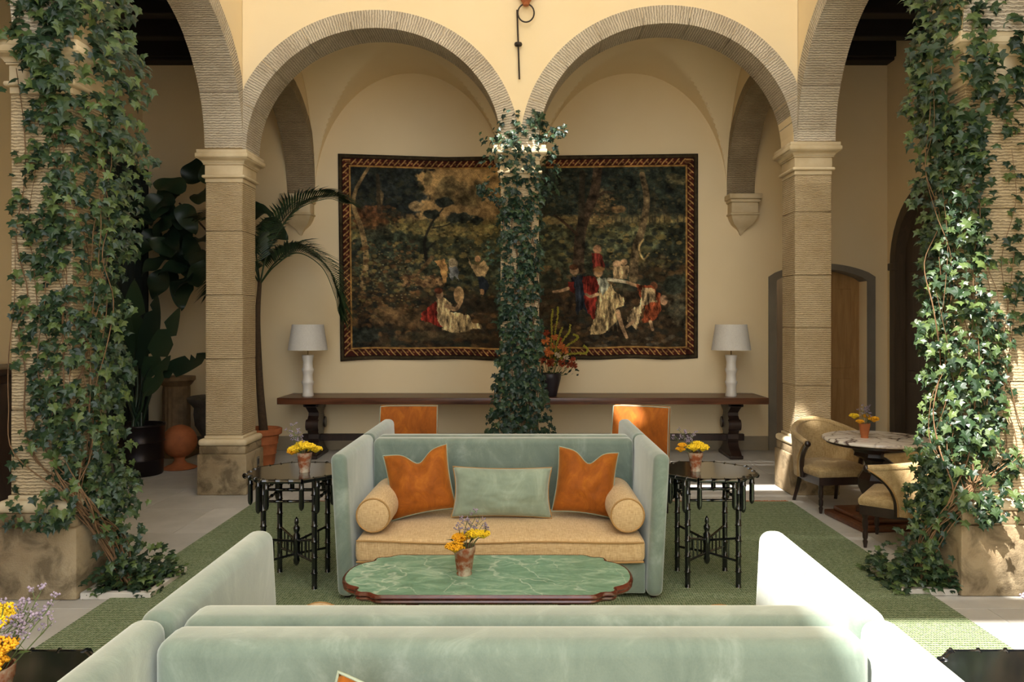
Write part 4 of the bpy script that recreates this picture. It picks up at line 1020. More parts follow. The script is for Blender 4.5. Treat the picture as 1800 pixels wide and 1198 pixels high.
def barrel_chair(label, loc, rz):
    r = thing('barrel_chair', label, 'chair', loc, rz)
    R = 0.295; A = 0.24            # back radius, arm length
    tot = PI*R/2+A
    def pos(s):                     # s: signed arc length from the centre of the back
        a = abs(s); sg = 1 if s >= 0 else -1
        if a < PI*R/2:
            th = a/R; return Vector((sg*R*math.sin(th), 0.02+R*math.cos(th), 0)), Vector((sg*math.sin(th), math.cos(th), 0))
        d = a-PI*R/2
        return Vector((sg*(R+0.02*(d/A)**2), 0.02-d, 0)), Vector((sg, 0, 0))
    def ztop(u): 
        a = abs(u); return 0.815-0.16*(a**1.9)/(0.25+0.75*a**1.9)*1.0 if a < 1 else 0.655
    def ext(v): return 0.70+0.30*(max(0, v-0.15)/0.85)**2.2
    nu, nv = 41, 12; mb = MB()
    def surf(off):
        def fn(a, b):
            u = a*2-1; s = u*tot*ext(b); p, nn = pos(s); z0 = 0.30; zt = ztop(s/tot)
            z = z0+(zt-z0)*b; flare = 0.03*b
            p = p+nn*(off+flare); return (p.x, p.y, z)
        return fn
    mb.grid(nu, nv, surf(0.028)); k0 = len(mb.v); mb.grid(nu, nv, surf(-0.022))
    per = [i for i in range(nu)]+[j*nu+nu-1 for j in range(1, nv)]+[(nv-1)*nu+i for i in range(nu-2, -1, -1)]+[j*nu for j in range(nv-2, 0, -1)]
    mb.f += [(per[i], per[(i+1) % len(per)], k0+per[(i+1) % len(per)], k0+per[i]) for i in range(len(per))]
    sh = mb.build('back_shell', G['raffia'], r, 50)
    path = []
    for k in range(41):
        u = -1+k/20; p, nn = pos(u*tot); p = p+nn*0.034; path.append((p.x, p.y, ztop(u)))
    MB().tube(path, [0.030]*41, 10).build('arm_roll', G['raffia'], sh, 60)
    for a in (path[0], path[-1]):
        MB().ball((a[0], a[1]-0.012, a[2]), 0.031, (1, 0.8, 1), 14, 8).build('arm_knob', G['darkwood'], r)
    f = surf(0.036)
    for e in (0.0, 1.0):
        MB().tube([f(e, j/11) for j in range(12)], 0.006, 6).build('edge_cord', G['pipe_tan'], sh)
    for sg in (-1, 1):
        g = surf(0.0); pts = [g(0.0 if sg < 0 else 1.0, j/11) for j in range(12)]; pts = [(p[0], p[1]-0.014, p[2]) for p in pts]
        MB().tube(pts, 0.022, 8).build('arm_support', G['darkwood'], r, 60)
    seat = [(x, y) for x, y in [(-0.27, -0.30), (0.27, -0.30), (0.29, -0.05)]+[(0.275*math.cos(t), 0.02+0.275*math.sin(t)) for t in [PI*k/10 for k in range(1, 10)]]+[(-0.29, -0.05)]]
    sc = [(p[0]*0.5, p[1]*0.5) for p in seat]
    MB().prism(seat, 0.27, 0.345, 'z').build('seat_rail', G['darkwood'], r, 30)
    mb = MB(); L = len(seat); vs_ = []
    for e, z in ((1.0, 0.345), (1.03, 0.365), (1.03, 0.395), (0.97, 0.42), (0.85, 0.435), (0.5, 0.45), (0.1, 0.453)): vs_ += [(x*e, y*e, z) for x, y in seat]
    mb.add(vs_, [(i*L+k, i*L+(k+1) % L, (i+1)*L+(k+1) % L, (i+1)*L+k) for i in range(6) for k in range(L)]+[tuple(6*L+k for k in range(L))]); mb.build('seat_cushion', G['raffia'], r, 60)
    for sx_ in (-1, 1):
        MB().lathe([(0.012, 0.0), (0.016, 0.03), (0.02, 0.05), (0.013, 0.065), (0.02, 0.08), (0.022, 0.12), (0.015, 0.14), (0.021, 0.155), (0.024, 0.2), (0.018, 0.235), (0.024, 0.25), (0.026, 0.275)], 12, (sx_*0.235, -0.265)).build('leg', G['darkwood'], r, 60)
        MB().tube(spline([(sx_*0.2, 0.2, 0.30), (sx_*0.21, 0.235, 0.16), (sx_*0.225, 0.29, 0.0)], 4), [0.026-0.0008*k for k in range(9)], 4).build('leg', G['darkwood'], r, None)
    return r
barrel_chair('tan woven barrel chair with its back to the stone pier, facing forward', (3.02, 7.46, 0), 0.12)
barrel_chair('tan woven barrel chair half hidden by the right ivy, turned away', (3.10, 6.12, 0), -PI/2-0.62)
# ------------------------------------------------------------------ flowers
def yarrow(parent, c, r, mat, seed):
    rnd = random.Random(seed); mb = MB()
    for k in range(210):
        a = rnd.random()*2*PI; f = math.sqrt(rnd.random()); x, y = f*math.cos(a)*r, f*math.sin(a)*r; z = r*0.5*math.sqrt(max(0, 1-f*f))+rnd.uniform(-0.004, 0.004)-0.1*r
        mb.blob((c[0]+x, c[1]+y, c[2]+z), r*rnd.uniform(0.075, 0.12))
    mb.lathe([(0.004, c[2]-r*0.55), (r*0.8, c[2]-r*0.1), (r*0.92, c[2])], 10, (c[0], c[1]))
    return mb.build('flower_head', mat, parent, None)
def sprig(parent, base, tip, seed, mat=None, n=5):
    rnd = random.Random(seed); base, tip = Vector(base), Vector(tip); mb = MB(); fl = MB()
    path = spline([base, base.lerp(tip, 0.5)+Vector((rnd.uniform(-.015, .015), rnd.uniform(-.015, .015), 0.01)), tip], 5)
    mb.tube(path, 0.0016, 5)
    for k in range(n):
        p = path[min(len(path)-1, 4+k*6//n+rnd.randint(0, 2))]; e = p+Vector((rnd.uniform(-.04, .04), rnd.uniform(-.03, .03), rnd.uniform(0.01, .04)))
        mb.tube([p, p.lerp(e, 0.5)+Vector((0, 0, -0.004)), e], 0.001, 4)
        for q in range(7): fl.blob(e+Vector((rnd.uniform(-.010, .010), rnd.uniform(-.010, .010), rnd.uniform(-.006, .012))), rnd.uniform(0.003, 0.0055))
    s = mb.build('stem', G['greenstem'], parent); fl.build('blossom', mat or G['statice'], s, None)
def flower_pot(label, loc, heads, sprigs, pr=0.052, ph=0.135, pot='oldpot', leaves=4, seed=0):
    r = thing('flower_pot', label, 'flowers', loc); rnd = random.Random(seed)
    MB().lathe([(pr*0.66, 0), (pr*0.70, 0.006), (pr*0.62, 0.018), (pr*0.72, 0.03), (pr*0.92, ph*0.75), (pr*0.98, ph*0.78), (pr*1.02, ph), (pr*0.93, ph), (pr*0.85, ph*0.8), (0.005, ph*0.78)], 24, cap=True).build('pot', G[pot], r, 50)
    for i, (x, y, z, hr, m) in enumerate(heads):
        h = yarrow(r, (x, y, z), hr, G[m], seed*10+i)
        MB().tube(spline([(x*0.2, y*0.2, ph*0.7), (x*0.6, y*0.6, (ph+z)/2), (x, y, z-hr*0.4)], 4), 0.0025, 5).build('stem', G['greenstem'], h)
    for i, (x, y, z) in enumerate(sprigs): sprig(r, (x*0.15, y*0.15, ph*0.75), (x, y, z), seed*31+i)
    for i in range(leaves):
        a = rnd.random()*2*PI; L = 0.05+rnd.random()*0.03
        b = Vector((0.6*pr*math.cos(a), 0.6*pr*math.sin(a), ph)); t = b+Vector((L*math.cos(a), L*math.sin(a), L*0.5)); w = Vector((-math.sin(a), math.cos(a), 0))*0.012; mdl = b.lerp(t, 0.5)+Vector((0, 0, 0.015))
        MB().add([b, mdl+w, t, mdl-w, mdl-Vector((0, 0, 0.004))], [(0, 1, 4), (1, 2, 4), (2, 3, 4), (3, 0, 4)]).build('leaf', G['ivy'], r, None)
    return r
flower_pot('small pot of golden yarrow and mauve sprigs on the marble coffee table', (-0.31, 3.97, 0.484), [(-0.045, -0.04, 0.155, 0.052, 'yarrow2'), (-0.02, 0.02, 0.185, 0.05, 'yarrow2'), (0.055, -0.01, 0.215, 0.045, 'yarrow'), (0.10, 0.02, 0.205, 0.04, 'yarrow'), (0.02, 0.03, 0.20, 0.04, 'yarrow')],
    [(0.06, 0.0, 0.30), (0.03, 0.02, 0.33), (0.10, -0.01, 0.27), (0.08, 0.03, 0.29), (0.12, 0.0, 0.235), (-0.03, 0.0, 0.25)], 0.058, 0.15, seed=1)
flower_pot('small rusty pot of bright yellow yarrow on the left bamboo table', (-1.51, 5.22, 0.776), [(-0.06, 0, 0.155, 0.055, 'yarrow'), (0.03, -0.02, 0.175, 0.055, 'yarrow'), (0.075, 0.01, 0.155, 0.045, 'yarrow'), (-0.02, 0.02, 0.185, 0.05, 'yarrow'), (-0.08, -0.02, 0.14, 0.035, 'yarrow2')],
    [(-0.09, 0.0, 0.29), (-0.11, 0.01, 0.27), (-0.06, 0.0, 0.25), (-0.08, -0.02, 0.31)], 0.052, 0.135, 'oldpot', seed=2)
flower_pot('small chipped pot of lemon yellow yarrow on the right bamboo table', (1.195, 5.25, 0.776), [(-0.02, -0.02, 0.165, 0.05, 'yarrow'), (0.045, -0.01, 0.165, 0.05, 'yarrow'), (0.015, 0.02, 0.18, 0.05, 'yarrow'), (-0.105, 0, 0.15, 0.034, 'yarrow2'), (-0.095, -0.01, 0.18, 0.032, 'yarrow2')],
    [(-0.12, 0.0, 0.29), (-0.04, 0.0, 0.27), (-0.07, 0.0, 0.22), (-0.15, 0.0, 0.25), (-0.02, 0.02, 0.25)], 0.05, 0.13, seed=3)
flower_pot('terracotta pot of golden flowers on the round marble table', (3.08, 6.83, 0.768), [(0.075, -0.02, 0.17, 0.05, 'yarrow2'), (-0.055, -0.03, 0.15, 0.036, 'yarrow2'), (-0.085, 0.02, 0.195, 0.045, 'yarrow'), (0.03, 0.03, 0.19, 0.04, 'yarrow2')],
    [(0.0, 0.0, 0.27), (0.03, 0.0, 0.26), (-0.03, 0.0, 0.25), (0.01, 0.02, 0.28), (0.0, -0.02, 0.235)], 0.048, 0.13, 'terracotta', seed=4)
flower_pot('pot of deep golden yarrow and mauve statice in the bottom left corner', (-1.375, 1.95, 0.776), [(-0.005, -0.03, 0.155, 0.062, 'yarrow2'), (0.02, 0.0, 0.19, 0.05, 'yarrow2'), (-0.06, 0.02, 0.2, 0.06, 'yarrow2'), (-0.02, 0.06, 0.235, 0.045, 'yarrow'), (-0.03, 0.09, 0.25, 0.035, 'yarrow')],
    [(0.07, 0.04, 0.29), (0.10, 0.04, 0.31), (0.12, 0.05, 0.27), (0.14, 0.03, 0.24), (0.06, 0.06, 0.27), (0.04, 0.05, 0.25), (0.0, 0.05, 0.27), (0.085, 0.03, 0.25)], 0.056, 0.14, seed=5)
flower_pot('pot of flowers at the right edge of which only a pink sprig shows', (1.46, 1.98, 0.776), [(0.06, 0.0, 0.16, 0.045, 'yarrow'), (0.02, 0.05, 0.15, 0.04, 'yarrow2')], [(-0.085, 0.09, 0.23), (-0.07, 0.09, 0.22), (0.0, 0.03, 0.28)], 0.052, 0.135, seed=6)

# arrangement on the console
va = thing('vase_arrangement', 'tall autumn flower arrangement in a dark vase behind the middle column', 'flowers', (0.36, 10.2, ZC))
MB().lathe([(0.085, 0), (0.09, 0.01), (0.11, 0.1), (0.145, 0.24), (0.15, 0.3), (0.14, 0.31), (0.13, 0.29), (0.01, 0.28)], 24).build('vase', G['vase'], va, 50)
rnd = random.Random(5)
def bloom(c, r, m):
    mb = MB()
    for k in range(34):
        d = Vector((rnd.gauss(0, 1), rnd.gauss(0, 1)-0.6, rnd.gauss(0, 1))).normalized(); s_ = d.orthogonal().normalized()*r*0.22; c_ = Vector(c)
        mb.add([c_+d*r*0.25-s_*0.4, c_+d*r*0.7+s_, c_+d*r*1.05, c_+d*r*0.7-s_], [(0, 1, 2), (0, 2, 3)])
    mb.ball(c, r*0.4, n=8, m=5); return mb.build('bloom', G[m], va, None)
for x, y, z, r_, m in ((-0.06, -0.1, 0.75, 0.065, 'pinkf'), (0.06, -0.08, 0.8, 0.055, 'pinkf'), (-0.02, -0.14, 0.6, 0.075, 'pinkf'), (0.14, -0.12, 0.68, 0.06, 'pinkf'), (0.2, -0.1, 0.62, 0.055, 'pinkf'), (-0.12, -0.12, 0.5, 0.07, 'redf'), (0.0, -0.14, 0.46, 0.07, 'redf'),
        (0.16, -0.12, 0.46, 0.065, 'redf'), (0.24, -0.1, 0.44, 0.06, 'redf'), (0.32, -0.05, 0.42, 0.055, 'redf'), (0.1, -0.14, 0.56, 0.05, 'creamf'), (0.21, -0.12, 0.53, 0.045, 'creamf'), (-0.1, -0.1, 0.64, 0.045, 'creamf'), (0.3, -0.08, 0.5, 0.045, 'redf'), (-0.05, 0.05, 0.85, 0.05, 'redf'), (0.05, -0.05, 0.68, 0.05, 'pinkf'), (0.12, 0.0, 0.76, 0.05, 'redf')):
    b = bloom((x, y, z), r_, m); MB().tube([(x*0.3, y*0.3, 0.27), (x*0.7, y*0.7, z*0.7), (x, y, z)], 0.004, 5).build('stem', G['greenstem'], b)
def spike(pts):
    path = spline(pts, 9); mb = MB().tube(path, 0.004, 5)
    for p in path:
        for q_ in range(6):
            d = Vector((rnd.gauss(0, 1), rnd.gauss(0, 1), rnd.gauss(0, 1))).normalized(); mb.blob(p+d*0.012, 0.008)
    mb.build('flower_spike', G['spike'], va, None)
for pts in ([(0.02, -0.05, 0.5), (0.06, -0.06, 0.8), (0.10, -0.06, 1.08), (0.10, -0.06, 1.19)], [(0.0, -0.05, 0.5), (0.02, -0.06, 0.8), (0.02, -0.06, 1.0), (0.03, -0.06, 1.16)], [(0.06, -0.05, 0.5), (0.16, -0.08, 0.74), (0.25, -0.08, 0.86), (0.27, -0.08, 0.96)],
            [(0.08, -0.05, 0.45), (0.2, -0.08, 0.66), (0.32, -0.08, 0.74), (0.37, -0.08, 0.80), (0.31, -0.08, 0.83)], [(0.05, -0.05, 0.42), (0.2, -0.1, 0.55), (0.36, -0.1, 0.58), (0.47, -0.08, 0.58), (0.50, -0.08, 0.63), (0.45, -0.08, 0.68)], [(0.04, -0.1, 0.5), (0.1, -0.1, 0.75), (0.16, -0.08, 0.92)]): spike(pts)
mb = MB()
for k in range(70):
    p = Vector((rnd.uniform(-0.16, 0.36), rnd.uniform(-0.16, 0.06), rnd.uniform(0.3, 0.62))); d = Vector((rnd.gauss(0, 1), rnd.gauss(0, 1), rnd.gauss(0, .6))).normalized()*rnd.uniform(0.05, 0.08); s_ = d.orthogonal().normalized()*0.02
    mb.add([p, p+d*0.5+s_, p+d, p+d*0.5-s_], [(0, 1, 2), (0, 2, 3)])
mb.build('foliage', G['ivydark'], va, None)['kind'] = 'stuff'

# ------------------------------------------------------------------ ivy
def leaf_mesh(name, mat, seed):
    rnd = random.Random(seed)
    pts = [(0, 0.0), (0.20, -0.14), (0.40, -0.06), (0.30, 0.16), (0.52, 0.36), (0.24, 0.46), (0.10, 0.66), (0.0, 1.0), (-0.10, 0.66), (-0.24, 0.46), (-0.52, 0.36), (-0.30, 0.16), (-0.40, -0.06), (-0.20, -0.14)]
    vs_ = []
    for x, y in pts: vs_.append((x*rnd.uniform(0.9, 1.1), y, -0.22*abs(x)+0.10*math.sin(y*3)+rnd.uniform(-0.03, 0.03)))
    vs_.append((0, 0.34, 0.10))
    n = len(pts); return vs_, [(i, (i+1) % n, n) for i in range(n)]
LEAFV = [leaf_mesh('leaf', None, s) for s in range(6)]
LEAF_ME = {}
def leaf_me(mat, k):
    key = (mat, k)
    if key not in LEAF_ME:
        v, f = LEAFV[k]; LEAF_ME[key] = MB().add(v, f).mesh('ivy_leaf', G[mat], None)
    return LEAF_ME[key]
def ivy(label, origin, samples, stems, mat, seed, nparts=300):
    """samples: (pos, outward normal, size)"""
    rnd = random.Random(seed); r = thing('ivy_vine', label, 'ivy', origin); o = Vector(origin)
    recs = []
    for p, nn, sz in samples:
        p = Vector(p); nn = (Vector(nn)+Vector((rnd.gauss(0, .38), rnd.gauss(0, .38), rnd.gauss(0.25, .35)))).normalized()
        dn = Vector((rnd.gauss(0, .45), rnd.gauss(0, .45), -1)); t = (dn-nn*dn.dot(nn))
        if t.length < 1e-3: t = nn.orthogonal()
        t.normalize(); s_ = t.cross(nn).normalized()
        M = Matrix(((s_.x*sz, t.x*sz, nn.x*sz, p.x-o.x), (s_.y*sz, t.y*sz, nn.y*sz, p.y-o.y), (s_.z*sz, t.z*sz, nn.z*sz, p.z-o.z), (0, 0, 0, 1)))
        score = sz*(0.4+max(0, -nn.y))*(1-0.03*abs(p.y-o.y))*rnd.uniform(0.8, 1.2)
        recs.append((score, M, rnd.randrange(6)))
    recs.sort(key=lambda q: -q[0])
    for sc_, M, k in recs[:nparts]: inst('leaf', leaf_me(mat, k), r, M)
    mb = MB()
    for sc_, M, k in recs[nparts:]:
        v, f = LEAFV[k]; mb.add([M @ Vector(q) for q in v], f)
    me = bpy.data.meshes.new('small_leaves'); me.from_pydata(mb.v, [], mb.f); me.materials.append(G[mat])
    ob = bpy.data.objects.new('small_leaves', me); C.objects.link(ob); ob.parent = r; ob['kind'] = 'stuff'
    for path, rad in stems:
        MB().tube([Vector(p)-o for p in path], [rad*(1-0.6*i/len(path)) for i in range(len(path))], 6).build('stem', G['stem'], r, 60)
def nz(a, b, s): return mnoise.noise(Vector((a, b, s)))

def pier_ivy(label, mat, side, xe, yf, yb, width, bedpt, seed, nleaf, ztop=4.15):
    """xe: courtyard-side X of the pier, yf/yb front and back; side=-1 left pier (courtyard is +x)"""
    rnd = random.Random(seed); S = []; sg = -side     # direction to the courtyard
    tries = 0
    while len(S) < nleaf and tries < nleaf*12:
        tries += 1; z = rnd.uniform(0.5, ztop)
        if rnd.random() < 0.11:
            # the corner between the two faces
            if rnd.random() > 0.3+1.1*max(0, 0.5+nz(2.0, z*2.6, seed+5)*1.1)+(0.3 if z > 3.0 else 0): continue
            d = abs(rnd.gauss(0.03, 0.05)); extra = 0.085 if 3.3 < z < 3.7 or z < 0.72 else 0
            S.append(((xe+sg*rnd.uniform(-0.11, 0.10), yf-0.02-d-extra, z), (0.5*sg, -0.9, 0.1), rnd.uniform(0.045, 0.085)*(1.2 if z > 3.0 else 1)))
        elif rnd.random() < 0.52:
            # front face
            f = rnd.random(); x = xe-sg*width*f
            dens = (1-f)**0.8*1.15+0.12
            if side < 0:
                if z > 3.25: dens = 0.75+0.3*(1-f)
                if 2.9 < z <= 3.25: dens *= 0.9
                if z < 1.0 and f > 0.45: dens *= 0.35
                if 1.0 < z < 1.7: dens *= 0.95
            else:
                dens *= 0.72
                if z > 2.7: dens = 0.45+0.2*(1-f)
                if f > 0.55: dens *= 0.8
            dens *= 0.06+1.35*max(0, 0.42+nz(x*5+seed, z*3.2, 1)*1.5)
            if rnd.random() > dens: continue
            d = abs(rnd.gauss(0.02, 0.045))*(1.3-f)
            extra = 0.075 if 3.3 < z < 3.7 or z < 0.72 else 0
            S.append(((x, yf-0.012-d-extra, z), (0.25*sg, -1, 0.1), rnd.uniform(0.04, 0.075)*(1.25 if z > 3.2 else 1)))
        else:
            # courtyard face: thick
            y = rnd.uniform(yf-0.05, yb+0.02)
            prof = (0.20 if side < 0 else 0.12)+0.07*nz(0, z*1.9, seed)+0.05*nz(0, z*5, seed+3)
            if z < 1.2: prof += (0.13 if side < 0 else 0.06)*(1.2-z)
            if side > 0 and z > 2.6: prof += 0.05
            if side < 0 and z > 2.3: prof += 0.05+0.10*math.exp(-((z-2.95)/0.3)**2)
            d = abs(rnd.random()**0.8)*prof
            if rnd.random() > 0.35+0.9*max(0, 0.5+nz(y*5, z*3.5, seed+8)*1.2): continue
            extra = 0.08 if 3.3 < z < 3.7 or z < 0.72 else 0
            S.append(((xe+sg*(0.01+d+extra*0.7), y, z), (sg*0.8, -0.75, 0.1), rnd.uniform(0.042, 0.08)*(1.2 if z > 3.0 else 1)))
    bx, by = bedpt
    for k in range(int(nleaf*0.16)):       # ground bed and climbing skirt
        f = rnd.random(); z = 0.05+rnd.random()**1.6*0.22; a = rnd.uniform(-1, 1); b = rnd.uniform(-1, 1)
        S.append(((bx+a*0.24, by+b*0.27, z*(1-0.5*abs(a))), (0, -0.6, 0.9), rnd.uniform(0.04, 0.07)))
    for k in range(int(nleaf*0.10)):
        f = rnd.random(); z = 0.15+0.75*f; S.append(((bx+(xe+sg*0.1-bx)*f+rnd.gauss(0, 0.06), by-0.1+rnd.gauss(0, 0.09), z), (sg*0.4, -0.9, 0.2), rnd.uniform(0.035, 0.07)))
    stems = []
    for k in range(16):
        x0 = xe-sg*rnd.uniform(-0.08, width*0.95) if k % 3 else xe+sg*rnd.uniform(0.02, 0.15)
        y0 = yf-0.02; pts = [(bx+rnd.uniform(-.05, .05), by-0.1+rnd.uniform(-.05, .05), 0.02), ((bx+xe)/2+sg*0.05+rnd.uniform(-.09, .09), by-0.16+rnd.uniform(-.05, .05), 0.4), (xe+sg*rnd.uniform(-0.02, 0.16), yf-0.10, 0.68)]
        z = 0.95; x = x0
        while z < (2.2+rnd.random()*1.7):
            fr = (x-xe)*sg; yy = y0-rnd.uniform(0.0, 0.03) if fr <= 0.01 else yf+0.1+rnd.uniform(-0.12, 0.05)
            pts.append((x, yy, z)); z += rnd.uniform(0.22, 0.4); x += rnd.uniform(-0.09, 0.09); x = max(min(x, max(xe+sg*0.2, xe-sg*width)), min(xe+sg*0.2, xe-sg*width))
        stems.append((spline(pts, 5), rnd.uniform(0.003, 0.0065)))
    ivy(label, (bx, by, 0.03), S, stems, mat, seed)
pier_ivy('dense green ivy climbing the left pier from its curbed bed', 'ivy', -1, XL-0.005, 4.98, 5.36, 0.40, (-2.66, 5.2), 11, 2500)
pier_ivy('sunlit green ivy climbing the right pier from its curbed bed', 'ivy', 1, XR+0.055, 5.05, 5.43, 0.40, (2.69, 5.25), 23, 2700)
# middle column
rnd = random.Random(77); S = []; cx = -0.037
tries = 0
while len(S) < 1900 and tries < 40000:
    tries += 1; z = rnd.uniform(0.35, 4.05); w = 0.245
    if z > 3.15: w = 0.42
    if z > 3.8: w = 0.30
    if z < 1.25: w = 0.27+0.14*(1.25-z)/0.8
    x = rnd.uniform(-w, w)
    dens = 0.35+1.4*max(0, 0.5+nz(x*6, z*3.4, 40)*1.3)
    if z > 3.15: dens *= (0.9 if abs(x) < 0.26 else 0.55 if x > 0 else 0.33)
    if x > 0.12 and 1.0 < z < 3.1: dens *= 0.55
    if z < 1.3: dens += 0.6
    if 3.85 < z: dens *= 0.5
    if rnd.random() > dens: continue
    inside = abs(x) < 0.205; d = abs(rnd.gauss(0.02, 0.05))+(0.09 if 3.35 < z < 3.7 else 0)+(0.1*rnd.random() if z < 1.2 else 0)
    y = YW-0.012-d if inside else YW+rnd.uniform(-0.1, 0.3)
    S.append(((cx+x, y, z), (0.4*x/0.2, -1, 0.15), rnd.uniform(0.042, 0.085)))
for k in range(40):    # sprays reaching left across the tapestry and right at the capital
    f = rnd.random(); S.append(((cx-0.22-0.22*f, YW-0.03+rnd.uniform(-.05, .05), 3.12+rnd.uniform(-.05, .05)+0.1*f), (0, -1, 0.3), 0.055))
    f = rnd.random(); S.append(((cx+0.2+0.28*f, YW-0.03+rnd.uniform(-.08, .08), 3.75+0.08*f+rnd.uniform(-.06, .06)), (0, -1, 0.3), 0.06))
    if k % 2: S.append(((cx-0.2-0.16*rnd.random(), YW+rnd.uniform(-.06, .06), 2.55+rnd.uniform(-.12, .12)), (0, -1, 0.3), 0.05))
stems = []
for k in range(10):
    x = rnd.uniform(-0.2, 0.2); pts = []; z = 0.02
    while z < rnd.uniform(2.6, 3.6): pts.append((cx+x, YW-0.10 if z < 0.7 else YW-0.02, z)); z += 0.35; x = max(-0.22, min(0.22, x+rnd.uniform(-.09, .09)))
    if len(pts) > 2: stems.append((spline(pts, 5), 0.008))
stems.append((spline([(cx-0.2, YW-0.02, 3.0), (cx-0.33, YW-0.05, 3.2), (cx-0.44, YW-0.05, 3.36)], 5), 0.004)); stems.append((spline([(cx+0.2, YW-0.02, 3.62), (cx+0.34, YW-0.05, 3.74), (cx+0.5, YW-0.05, 3.86)], 5), 0.005))
ivy('dark ivy wrapped round the slender middle column before the tapestry', (cx, YW, 0.02), S, stems, 'ivydark', 5)

# ------------------------------------------------------------------ potted plants in the left gallery
def paddle(L, W, bend, seed, tears=5, wav=0.04):
    rnd = random.Random(seed); mb = MB(); n = 18; vs_ = []; tear = set(rnd.sample(range(3, n-2), tears)) if tears else set()
    for i in range(n+1):
        f = i/n; w = W*math.sin(PI*min(1, f**0.75*0.97+0.03))**0.7*0.5; z = bend*f*f
        if i in tear: wl, wr_ = (w*0.35, w) if rnd.random() < .5 else (w, w*0.35)
        else: wl = wr_ = w
        vs_ += [(-wl, f*L, z+0.25*wl+wav*math.sin(f*9+seed)*W), (0, f*L, z), (wr_, f*L, z+0.25*wr_-wav*math.sin(f*8+seed)*W)]
    fs_ = []
    for i in range(n): a = 3*i; fs_ += [(a, a+1, a+4, a+3), (a+1, a+2, a+5, a+4)]
    return mb.add(vs_, fs_)
def place(mb, base, direc, up):
    d = Vector(direc).normalized(); u = Vector(up); s_ = d.cross(u).normalized(); n_ = s_.cross(d)
    return mb.xform(Matrix(((s_.x, d.x, n_.x, base[0]), (s_.y, d.y, n_.y, base[1]), (s_.z, d.z, n_.z, base[2]), (0, 0, 0, 1))))
bp = thing('banana_plant', 'broad leaved plant in a black ribbed metal drum beside the left ivy', 'potted plant', (-4.6, 9.05, 0)); rnd = random.Random(9)
MB().lathe([(0.26, 0), (0.268, 0.01), (0.272, 0.17), (0.285, 0.185), (0.275, 0.20), (0.278, 0.38), (0.29, 0.395), (0.281, 0.41), (0.285, 0.57), (0.298, 0.585), (0.29, 0.6), (0.27, 0.6), (0.265, 0.55), (0.01, 0.55)], 36).build('drum_pot', G['blackpot'], bp, 50)
for i, (x, y, z, L, W, dx, dz) in enumerate(((-0.25, -0.05, 1.30, 0.95, 0.30, -0.35, 1.0), (-0.10, -0.1, 1.35, 1.0, 0.34, -0.08, 1.0), (0.04, 0.0, 1.25, 0.95, 0.26, 0.32, 1.0), (0.10, -0.05, 1.15, 1.0, 0.28, 0.62, 1.0), (-0.05, -0.15, 1.0, 0.9, 0.38, -0.22, 1.0), (0.12, -0.1, 0.95, 0.62, 0.2, 0.75, 0.9),
        (0.3, -0.1, 1.2, 0.75, 0.22, 1.0, 0.32), (-0.25, 0.1, 1.2, 0.8, 0.32, -0.4, 0.9), (-0.12, 0.15, 1.45, 0.9, 0.3, 0.1, 1.0))):
    lf = place(paddle(L, W, 0.10, i, 4), (x, y, z), (dx, -0.1, dz), (0, -1, 0.25)).build('leaf', G['bigleaf'], bp, 60)
    MB().tube(spline([(rnd.uniform(-.08, .08), rnd.uniform(-.08, .08), 0.54), (x*0.5, y*0.6, (0.6+z)/2), (x, y, z), (x+dx*0.15, y-0.01, z+dz*0.15)], 5), [0.022-0.0008*k for k in range(16)], 7).build('leaf_stalk', G['bigleaf'], lf, 60)
fg = thing('fiddle_leaf_fig', 'dark fiddle leaf fig growing from a grey stone urn behind the left pier', 'potted plant', (-4.08, 10.12, 0))
MB().lathe([(0.2, 0), (0.22, 0.03), (0.22, 0.1), (0.12, 0.16), (0.11, 0.22), (0.2, 0.3), (0.29, 0.45), (0.31, 0.6), (0.30, 0.68), (0.34, 0.73), (0.385, 0.77), (0.39, 0.81), (0.36, 0.83), (0.32, 0.8), (0.01, 0.76)], 36, mod=lambda a, z: 1+(0.02*math.sin(a*12) if 0.3 < z < 0.66 else 0)).build('urn', G['urn'], fg, 50)
MB().tube(spline([(0, 0, 0.74), (0.03, -0.02, 1.6), (-0.02, 0, 2.4), (0.0, 0, 3.5)], 6), 0.025, 8).build('trunk', G['trunk'], fg)
for k, (tx, tz) in enumerate(((-0.5, 3.4), (-0.45, 2.95), (0.45, 3.3), (-0.25, 2.6), (0.3, 2.8))): MB().tube(spline([(0, 0, tz-0.55), (tx*0.5, -0.02, tz-0.25), (tx, -0.05, tz)], 5), 0.013, 6).build('branch', G['trunk'], fg)
rnd = random.Random(31)
spots = [(-0.8, 3.3), (-0.66, 3.3), (-0.28, 3.1), (-0.5, 2.9), (-0.75, 2.85), (-0.33, 2.7), (-0.62, 2.66), (-0.18, 2.6), (-0.4, 3.0), (-0.6, 3.45), (-0.3, 3.55), (-0.4, 2.55), (-0.5, 2.4), (-0.26, 2.42), (-0.78, 3.42), (-0.72, 3.18), (-0.55, 3.60), (-0.45, 3.42), (-0.38, 3.66), (-0.62, 3.0), (-0.8, 3.05), (-0.85, 3.12), (-0.36, 3.2), (-0.3, 2.95), (-0.52, 2.72), (-0.28, 2.55), (-0.6, 2.5), (-0.42, 2.4), (-0.16, 2.75), (-0.2, 3.5), (0.0, 3.3), (0.0, 3.6), (-0.05, 3.0), (0.25, 3.5), (0.55, 3.42), (0.7, 3.3), (0.6, 3.15), (0.35, 3.1), (0.3, 2.7), (0.1, 2.5), (-0.22, 2.3), (-0.34, 3.35), (-0.5, 3.15), (-0.15, 2.45)]
